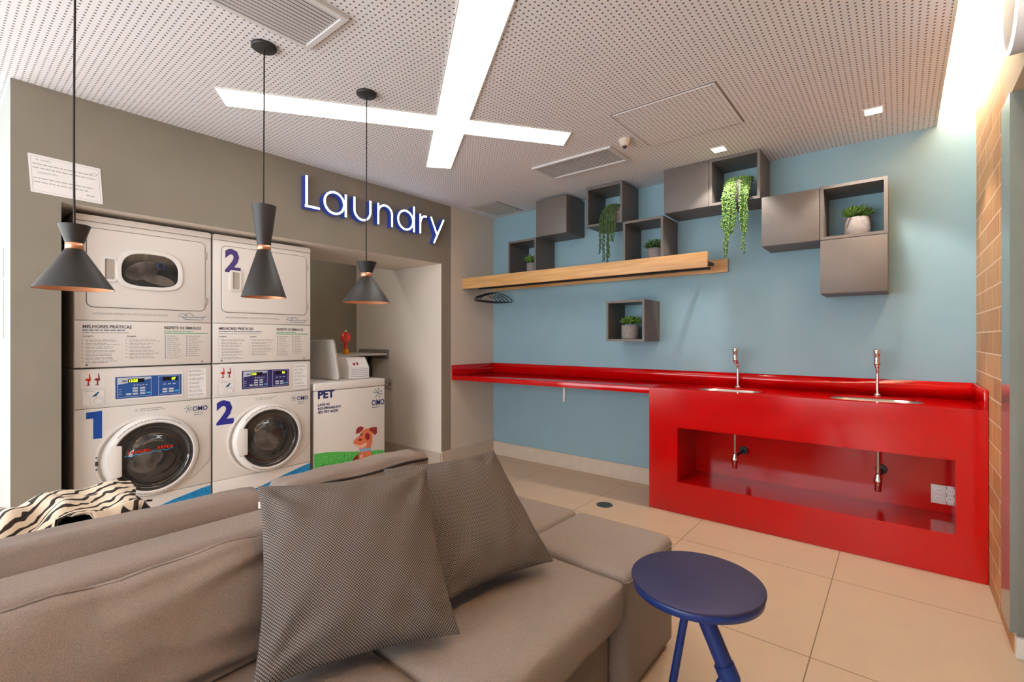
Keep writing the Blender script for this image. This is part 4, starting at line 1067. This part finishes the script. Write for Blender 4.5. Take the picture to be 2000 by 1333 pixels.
# ================================================================== SOFA
def softbox(x0, x1, y0, y1, z0, z1, crown=.012, r=.028, nx=14, ny=18, nz=6, seed=0, wr=.0):
    """upholstered block: rounded edges, slightly crowned faces, soft wrinkles"""
    R = random.Random(seed); ph = [R.uniform(0, 6) for _ in range(6)]
    c = Vector(((x0+x1)/2, (y0+y1)/2, (z0+z1)/2)); h = Vector(((x1-x0)/2, (y1-y0)/2, (z1-z0)/2))
    mb = MB(); idx = {}
    def P(i, j, k):
        key = (i, j, k)
        if key in idx: return idx[key]
        def g(a, n, hh):
            u = 2*a/n-1; e = min(.5, 2.2*r/hh)             # dense near edges
            return math.copysign(1-(1-abs(u))**1.35, u)
        u = Vector((g(i, nx, h.x), g(j, ny, h.y), g(k, nz, h.z)))
        p = Vector((u.x*h.x, u.y*h.y, u.z*h.z))
        q = Vector([max(-h[a]+r, min(h[a]-r, p[a])) for a in range(3)])
        d = p-q
        if d.length > 1e-9: p = q+d.normalized()*min(r, max(abs(d.x), abs(d.y), abs(d.z)))
        f = (1-u.x**2)*(1-u.y**2)
        if k in (0, nz): p.z += math.copysign(crown*((1-u.x**4)*(1-u.y**4)), u.z)
        if i in (0, nx): p.x += math.copysign(crown*((1-u.z**4)*(1-u.y**4)), u.x)
        if j in (0, ny): p.y += math.copysign(crown*.6*((1-u.z**4)*(1-u.x**4)), u.y)
        if wr:
            p.z += wr*math.sin(u.x*5+ph[0]+2*math.sin(u.y*3+ph[1]))*.5*math.sin(u.y*7+ph[2])
            p.x += wr*math.sin(u.y*9+ph[3]+2*u.z)*math.sin(u.z*4+ph[4])
        mb.v.append(tuple(c+p)); idx[key] = len(mb.v)-1; return idx[key]
    def F(a, b_, c_, d): mb.f.append((a, b_, c_, d)); mb.m.append(0); mb.sm.append(True)
    for i in range(nx):
        for j in range(ny):
            F(P(i, j, nz), P(i+1, j, nz), P(i+1, j+1, nz), P(i, j+1, nz)); F(P(i, j+1, 0), P(i+1, j+1, 0), P(i+1, j, 0), P(i, j, 0))
    for i in range(nx):
        for k in range(nz):
            F(P(i, 0, k), P(i+1, 0, k), P(i+1, 0, k+1), P(i, 0, k+1)); F(P(i+1, ny, k), P(i, ny, k), P(i, ny, k+1), P(i+1, ny, k+1))
    for j in range(ny):
        for k in range(nz):
            F(P(nx, j, k), P(nx, j+1, k), P(nx, j+1, k+1), P(nx, j, k+1)); F(P(0, j+1, k), P(0, j, k), P(0, j, k+1), P(0, j+1, k+1))
    return mb
def cushion_mb(w_, h_, t_, pinch=.07, n=28, seed=0, wr=.003, power=.5, corner=0.0):
    """knife-edge cushion in the local YZ plane, thickness along X"""
    R = random.Random(seed); ph = [R.uniform(0, 6.28) for _ in range(8)]
    mb = MB(); uv = []
    for side in (1, -1):
        base = len(mb.v)
        for i in range(n+1):
            for j in range(n+1):
                u, v = math.sin((2*i/n-1)*PI/2), math.sin((2*j/n-1)*PI/2)
                yy = u*w_/2*(1-pinch*(1-v*v)*(1 if abs(u) > 0 else 1)*abs(u)); zz = v*h_/2*(1-pinch*(1-u*u)*abs(v))
                th = t_/2*((1-u**2)*(1-v**2))**power if abs(u) < .9999 and abs(v) < .9999 else 0
                edge = max(abs(u), abs(v))
                th += wr*math.sin(u*11+ph[0]+3*v)*math.sin(v*9+ph[1]-2*u)*(1-edge**6)*(.4+edge**3)
                # tension creases running to the corners
                for (a, b_) in ((1, 1), (1, -1), (-1, 1), (-1, -1)):
                    du, dv = u-a, v-b_; dist = math.hypot(du, dv); ang = math.atan2(dv, du)
                    th += wr*1.2*math.exp(-((dist-.45)/.28)**2)*math.sin(ang*9+ph[2]+a)*(1-edge**8)
                if abs(u) > .9999 or abs(v) > .9999: th = 0
                mb.v.append((side*th, yy, zz)); uv.append((u*w_/2, v*h_/2))
        for i in range(n):
            for j in range(n):
                a = base+i*(n+1)+j; q = (a, a+n+1, a+n+2, a+1)
                mb.f.append(q if side == 1 else q[::-1]); mb.m.append(0); mb.sm.append(True)
    mb.uv = uv
    return mb

SF = M['sofa']
t = thing('island_sofa', 'long taupe double-sided sofa with a shared low backrest', 'sofa', (-1.5, .5, 0))
MB().box(-2.26, -.745, -.75, 1.425, .05, .285).build('base', SF, t, bevel=.012)
for (x, y) in ((-.80, -.6), (-.80, 1.36), (-2.2, -.6), (-2.2, 1.36)):
    MB().cyl((x, y, 0), (x, y, .049), .022, .018, 14).build('foot', M['black_plastic'], t)
softbox(-1.60, -1.40, -.75, 1.425, .28, .655, crown=.006, r=.035, seed=1).build('backrest', SF, t, weld=True)
for (y0, y1, s_) in ((-.74, .715, 2), (.725, 1.425, 3)):
    softbox(-1.42, -.685, y0, y1, .287, .418, crown=.008, r=.022, seed=s_, wr=.002).build('seat_cushion', SF, t, weld=True)
for (y0, y1, s_) in ((-.74, .715, 4), (.725, 1.425, 5)):
    softbox(-2.32, -1.60, y0, y1, .287, .418, crown=.008, r=.022, seed=s_).build('seat_cushion', SF, t, weld=True)

def back_cushion(x, y0, y1, z0, z1, thick, lean, seed, label, seams=True, nm='back_cushion', flip=1, group=None):
    r = thing(nm, label, 'cushion', (x, (y0+y1)/2, z0), group)
    w_, h_ = y1-y0, z1-z0
    mb = cushion_mb(w_, h_, thick, .015, 40, seed, .007, .42)
    vs = []
    for v in mb.v:
        k = (v[2]/h_+.5)
        if seed == 21:
            yw = (y0+y1)/2+v[1]; d_ = (yw-.235)+(1-k)*.16; dip = .016*math.exp(-(d_/.020)**2)*max(0, (k-.35)/.65)
            d2_ = (yw-.275)+(1-k)*.05; bulge = .010*math.exp(-(d2_/.022)**2)*max(0, (k-.5)/.5)
            v = (v[0]-dip+bulge, v[1], v[2]+(.005*math.sin(yw*17)+.003*math.sin(yw*41+1))*max(0, (k-.8)/.2)) if v[0] >= 0 else (v[0], v[1], v[2]+(.005*math.sin(yw*17)+.003*math.sin(yw*41+1))*max(0, (k-.8)/.2))
        vs.append((x+flip*v[0]-flip*lean*(k-.0), (y0+y1)/2+v[1], (z0+z1)/2+v[2]))
    mb.v = vs
    mb.build('cover', SF, r, weld=True)
    MB().tube([(x-flip*lean+.001, yy_, z1-.001+.005*math.sin(yy_*17)+.003*math.sin(yy_*41+1)) for yy_ in [y0+.012+(y1-y0-.024)*k/60 for k in range(61)]], .0030, 6).build('seam', SF, r)
    return r
def piping(r, pts): MB().tube(pts, .0028, 6).build('seam', M['sofa'], r)
# near side, the long cushion across the lower left
back_cushion(-1.215, -.73, .712, .425, .688, .15, .085, 21, 'long taupe back cushion across the lower left, knife edge on top', group='taupe back cushions on the near side')
back_cushion(-1.225, .735, 1.415, .425, .680, .14, .085, 22, 'taupe back cushion hidden behind the two woven pillows', group='taupe back cushions on the near side')
# far side, boxed cushions with zips along the top
def boxed(x0, x1, y0, y1, z0, z1, seed, label, zipped):
    r = thing('back_cushion', label, 'cushion', ((x0+x1)/2, (y0+y1)/2, z0), 'taupe back cushions on the machine side')
    softbox(x0, x1, y0, y1, z0, z1, crown=.014, r=.030, seed=seed, wr=.006, ny=30).build('cover', SF, r, weld=True)
    xs = x1-.012
    if zipped:
        pts = [(xs+.010-.014*abs(math.sin(k*.5)), y0+.03+(y1-y0-.05)*k/14, z1-.028+.010*math.sin(k/14*PI)) for k in range(15)]
        pts = [(x1+.004, p[1], z1-.020+.004*math.sin(k*.7)) for k, p in enumerate(pts)]
        MB().tube(pts, .0055, 6).build('zip', M['sofa_dark'], r)
        MB().box(x1+.004, x1+.013, y0+.028, y0+.045, z1-.028, z1-.020).build('zip_pull', M['chrome'], r)
    return r
boxed(-1.78, -1.635, -.74, .742, .427, .682, 31, 'long taupe box cushion on the machine side, left of the gap', False)
boxed(-1.78, -1.635, .778, 1.432, .427, .686, 32, 'taupe box cushion with an open black zip along its top', True)

# poufs closing the end of the sofa
def pouf(x0, x1, y0, y1, label):
    r = thing('pouf', label, 'pouf', ((x0+x1)/2, (y0+y1)/2, 0), 'taupe square poufs at the sofa end')
    softbox(x0, x1, y0, y1, .02, .428, crown=.004, r=.024, nx=16, ny=16, nz=12).build('body', SF, r, weld=True)
    z = .400
    MB().tube([(p[0], p[1], z) for p in rrect(x0-.0025, x1+.0025, y0-.002, y1+.002, .026, 5)], .0018, 5, closed=True).build('seam', SF, r)
    for (x, y) in ((x0+.05, y0+.05), (x1-.05, y0+.05), (x0+.05, y1-.05), (x1-.05, y1-.05)):
        MB().cyl((x, y, 0), (x, y, .021), .016, .016, 12).build('foot', M['black_plastic'], r)
pouf(-1.118, -.689, 1.438, 1.850, 'taupe square pouf beside the blue table')
pouf(-1.553, -1.124, 1.440, 1.856, 'taupe square pouf in the middle of the row, behind the woven pillow')
pouf(-1.990, -1.559, 1.445, 1.862, 'taupe square pouf at the machine end, almost hidden by the pillow')

# woven pillows
def pillow(c, nrm, up, s, seed, label, tagpos):
    r = thing('woven_pillow', label, 'pillow', c, 'woven pillows on the sofa')
    X = Vector(nrm).normalized(); Z = (Vector(up)-X*Vector(up).dot(X)).normalized(); Y = Z.cross(X)
    R3 = Matrix((X, Y, Z)).transposed()
    mb = cushion_mb(s*1.04, s*1.04, .165, .075, 44, seed, .0065, .52)
    C = Vector(c)
    mb.v = [tuple(C+R3 @ Vector(v)) for v in mb.v]
    mb.build('cover', M['pillow'], r, loc=c, weld=True)
    b = MB(); b.box(-.002, .002, -s*.505-.004, -s*.480, s*tagpos-.009, s*tagpos+.009); b.v = [tuple(C+R3 @ Vector(v)) for v in b.v]
    b.build('care_tag', M['tag'], r, loc=c)
    return r
pillow((-1.084, .700, .635), (.692, -.307, .654), (-.593, .274, .757), .44, 5, 'square basket-weave pillow standing in front, nearest the viewer', .40)
pillow((-1.084, 1.115, .625), (.670, -.121, .732), (-.717, .151, .681), .43, 6, 'square basket-weave pillow half hidden behind the front pillow', .40)

# zebra throw over a dark bag on the far seat
t = thing('shoulder_bag', 'black bag with a white strap under the zebra throw', 'bag', (-2.05, .36, .42))
softbox(-2.15, -1.925, .28, .490, .432, .652, crown=.006, r=.045, seed=8, wr=.006).build('body', M['black_fabric'], t, weld=True)
MB().tube([(-1.905, .395, .45), (-1.890, .395, .55), (-1.902, .395, .63), (-1.915, .395, .655)], .010, 8).build('strap', M['tag'], t)
def throw():
    mb = MB(); R = random.Random(4); nu, nv = 60, 60; uv = []
    for i in range(nu+1):
        for j in range(nv+1):
            u, v = i/nu, j/nv
            th = PI*u; 
            x = -2.06-.185*math.cos(th)*(1+.08*math.sin(v*9))
            y = -.10+.555*v+.02*math.sin(u*8+v*5)
            env = (math.sin(PI*min(1, (v*1.02)))**.30 if 0 < v < .98 else .0)
            top = .43+(.285-.12*max(0, (v-.86)/.14)**2)*(math.sin(th)**(.5 if u < .5 else .28) if 0 < u < 1 else 0)*env*(.84+.16*v)
            if u > .55: top = max(top, .43+.17*env) if v > .45 else top
            z = top+.020*math.sin(u*14+v*6)*math.sin(v*17+u*4)*env+.010*math.sin(u*9-v*26)*env+.012*math.sin(v*30+3*u)*env*.7
            if u > .55 and v > .70: z = max(z, .655+.006*math.sin(v*22)+.004*math.sin(u*30))
            if abs(x+2.04) < .175 and .24 < y < .52: z = max(z, .676+.006*math.sin(x*60)+.006*math.sin(y*50))
            z = max(z, .432+.002*math.sin(i+j))
            mb.v.append((x, y, z)); uv.append((u*.55+.15*math.sin(v*3), v*.6))
    for i in range(nu):
        for j in range(nv):
            a = i*(nv+1)+j; mb.f.append((a, a+nv+1, a+nv+2, a+1)); mb.m.append(0); mb.sm.append(True)
    mb.uv = uv
    o = mb.build('zebra_throw', M['zebra'], loc=(-2.05, .25, .43))
    s_ = o.modifiers.new('solid', 'SOLIDIFY'); s_.thickness = .006; s_.offset = 1
    tag(o, 'crumpled cream throw with black zebra stripes at the left edge behind the sofa', 'blanket')
throw()

# ================================================================== BLUE SIDE TABLE
t = thing('side_table', 'round navy blue side table with slanting tubular legs beside the pouf', 'table', (-.462, 1.421, 0))
tx, ty, tz, tr = -.462, 1.421, .50, .183
MB().lathe([(0, tz), (tr-.003, tz), (tr, tz-.003), (tr, tz-.008), (tr-.004, tz-.010)], (tx, ty, 0), 96).build('table_top', M['navy'], t)
MB().lathe([(tr-.004, tz-.010), (tr-.002, tz-.013), (tr-.004, tz-.030), (tr-.012, tz-.034), (0, tz-.034)], (tx, ty, 0), 96).build('top_rim', M['navy_side'], t)
ap = Vector((tx, ty-.03, tz-.034))
MB().cyl((ap.x+.008, ap.y, ap.z+.004), (ap.x+.215, ap.y+.02, .0), .023, .024, 24).build('leg', M['navy_side'], t)
MB().cyl((ap.x-.010, ap.y, ap.z+.004), (ap.x-.085, ap.y-.015, .0), .0115, .0115, 18).build('leg', M['navy_side'], t)
f_ = Vector((ap.x+.008, ap.y, ap.z)).lerp(Vector((ap.x+.215, ap.y+.02, 0)), .40)
MB().cyl((f_.x+.004, f_.y, f_.z), (f_.x-.12, f_.y-.16, 0), .015, .013, 18).build('leg', M['navy_side'], t)
MB().cyl((f_.x-.008, f_.y-.002, f_.z+.018), (f_.x+.010, f_.y-.002, f_.z-.020), .0275, .0275, 24).build('leg_collar', M['navy_side'], t)

# floor drain
t = thing('floor_drain', 'round grey drain grate in the tiled floor beside the counter', 'drain', (-1.651, 3.09, 0))
ring_b = MB(); ring(ring_b, [(-1.651+.058*math.cos(2*PI*k/40), 3.09+.058*math.sin(2*PI*k/40)) for k in range(40)], [(-1.651+.050*math.cos(2*PI*k/40), 3.09+.050*math.sin(2*PI*k/40)) for k in range(40)], .0002, .004, 'Z')
ring_b.build('rim', M['drain'], t)
b = MB()
MB().lathe([(0, .0008), (.050, .0008)], (-1.651, 3.09, 0), 30).build('well', M['groove'], t)
for k in range(-6, 7):
    y = 3.09+k*.0074; l = math.sqrt(max(0, .050**2-(k*.0074)**2))
    b.box(-1.651-l, -1.651+l, y-.002, y+.002, .001, .0036)
b.build('grate', M['drain'], t)

# kitchenette in the alcove at the right edge
t = thing('wooden_cabinet', 'low wooden cabinet with worktop cut off by the right edge', 'cabinet', (.7, 2.0, 0))
MB().box(.385, 1.15, 1.30, 2.583, .08, .825).build('carcass', M['oak_z'], t)
MB().box(.362, 1.15, 1.28, 2.583, .836, .868).build('worktop', M['oak'], t, bevel=.002)
MB().box(.372, .384, 2.0, 2.56, .10, .815).build('door', M['oak_z'], t, bevel=.002)
MB().box(.42, 1.15, 1.32, 2.58, 0, .08).build('plinth', M['groove'], t)
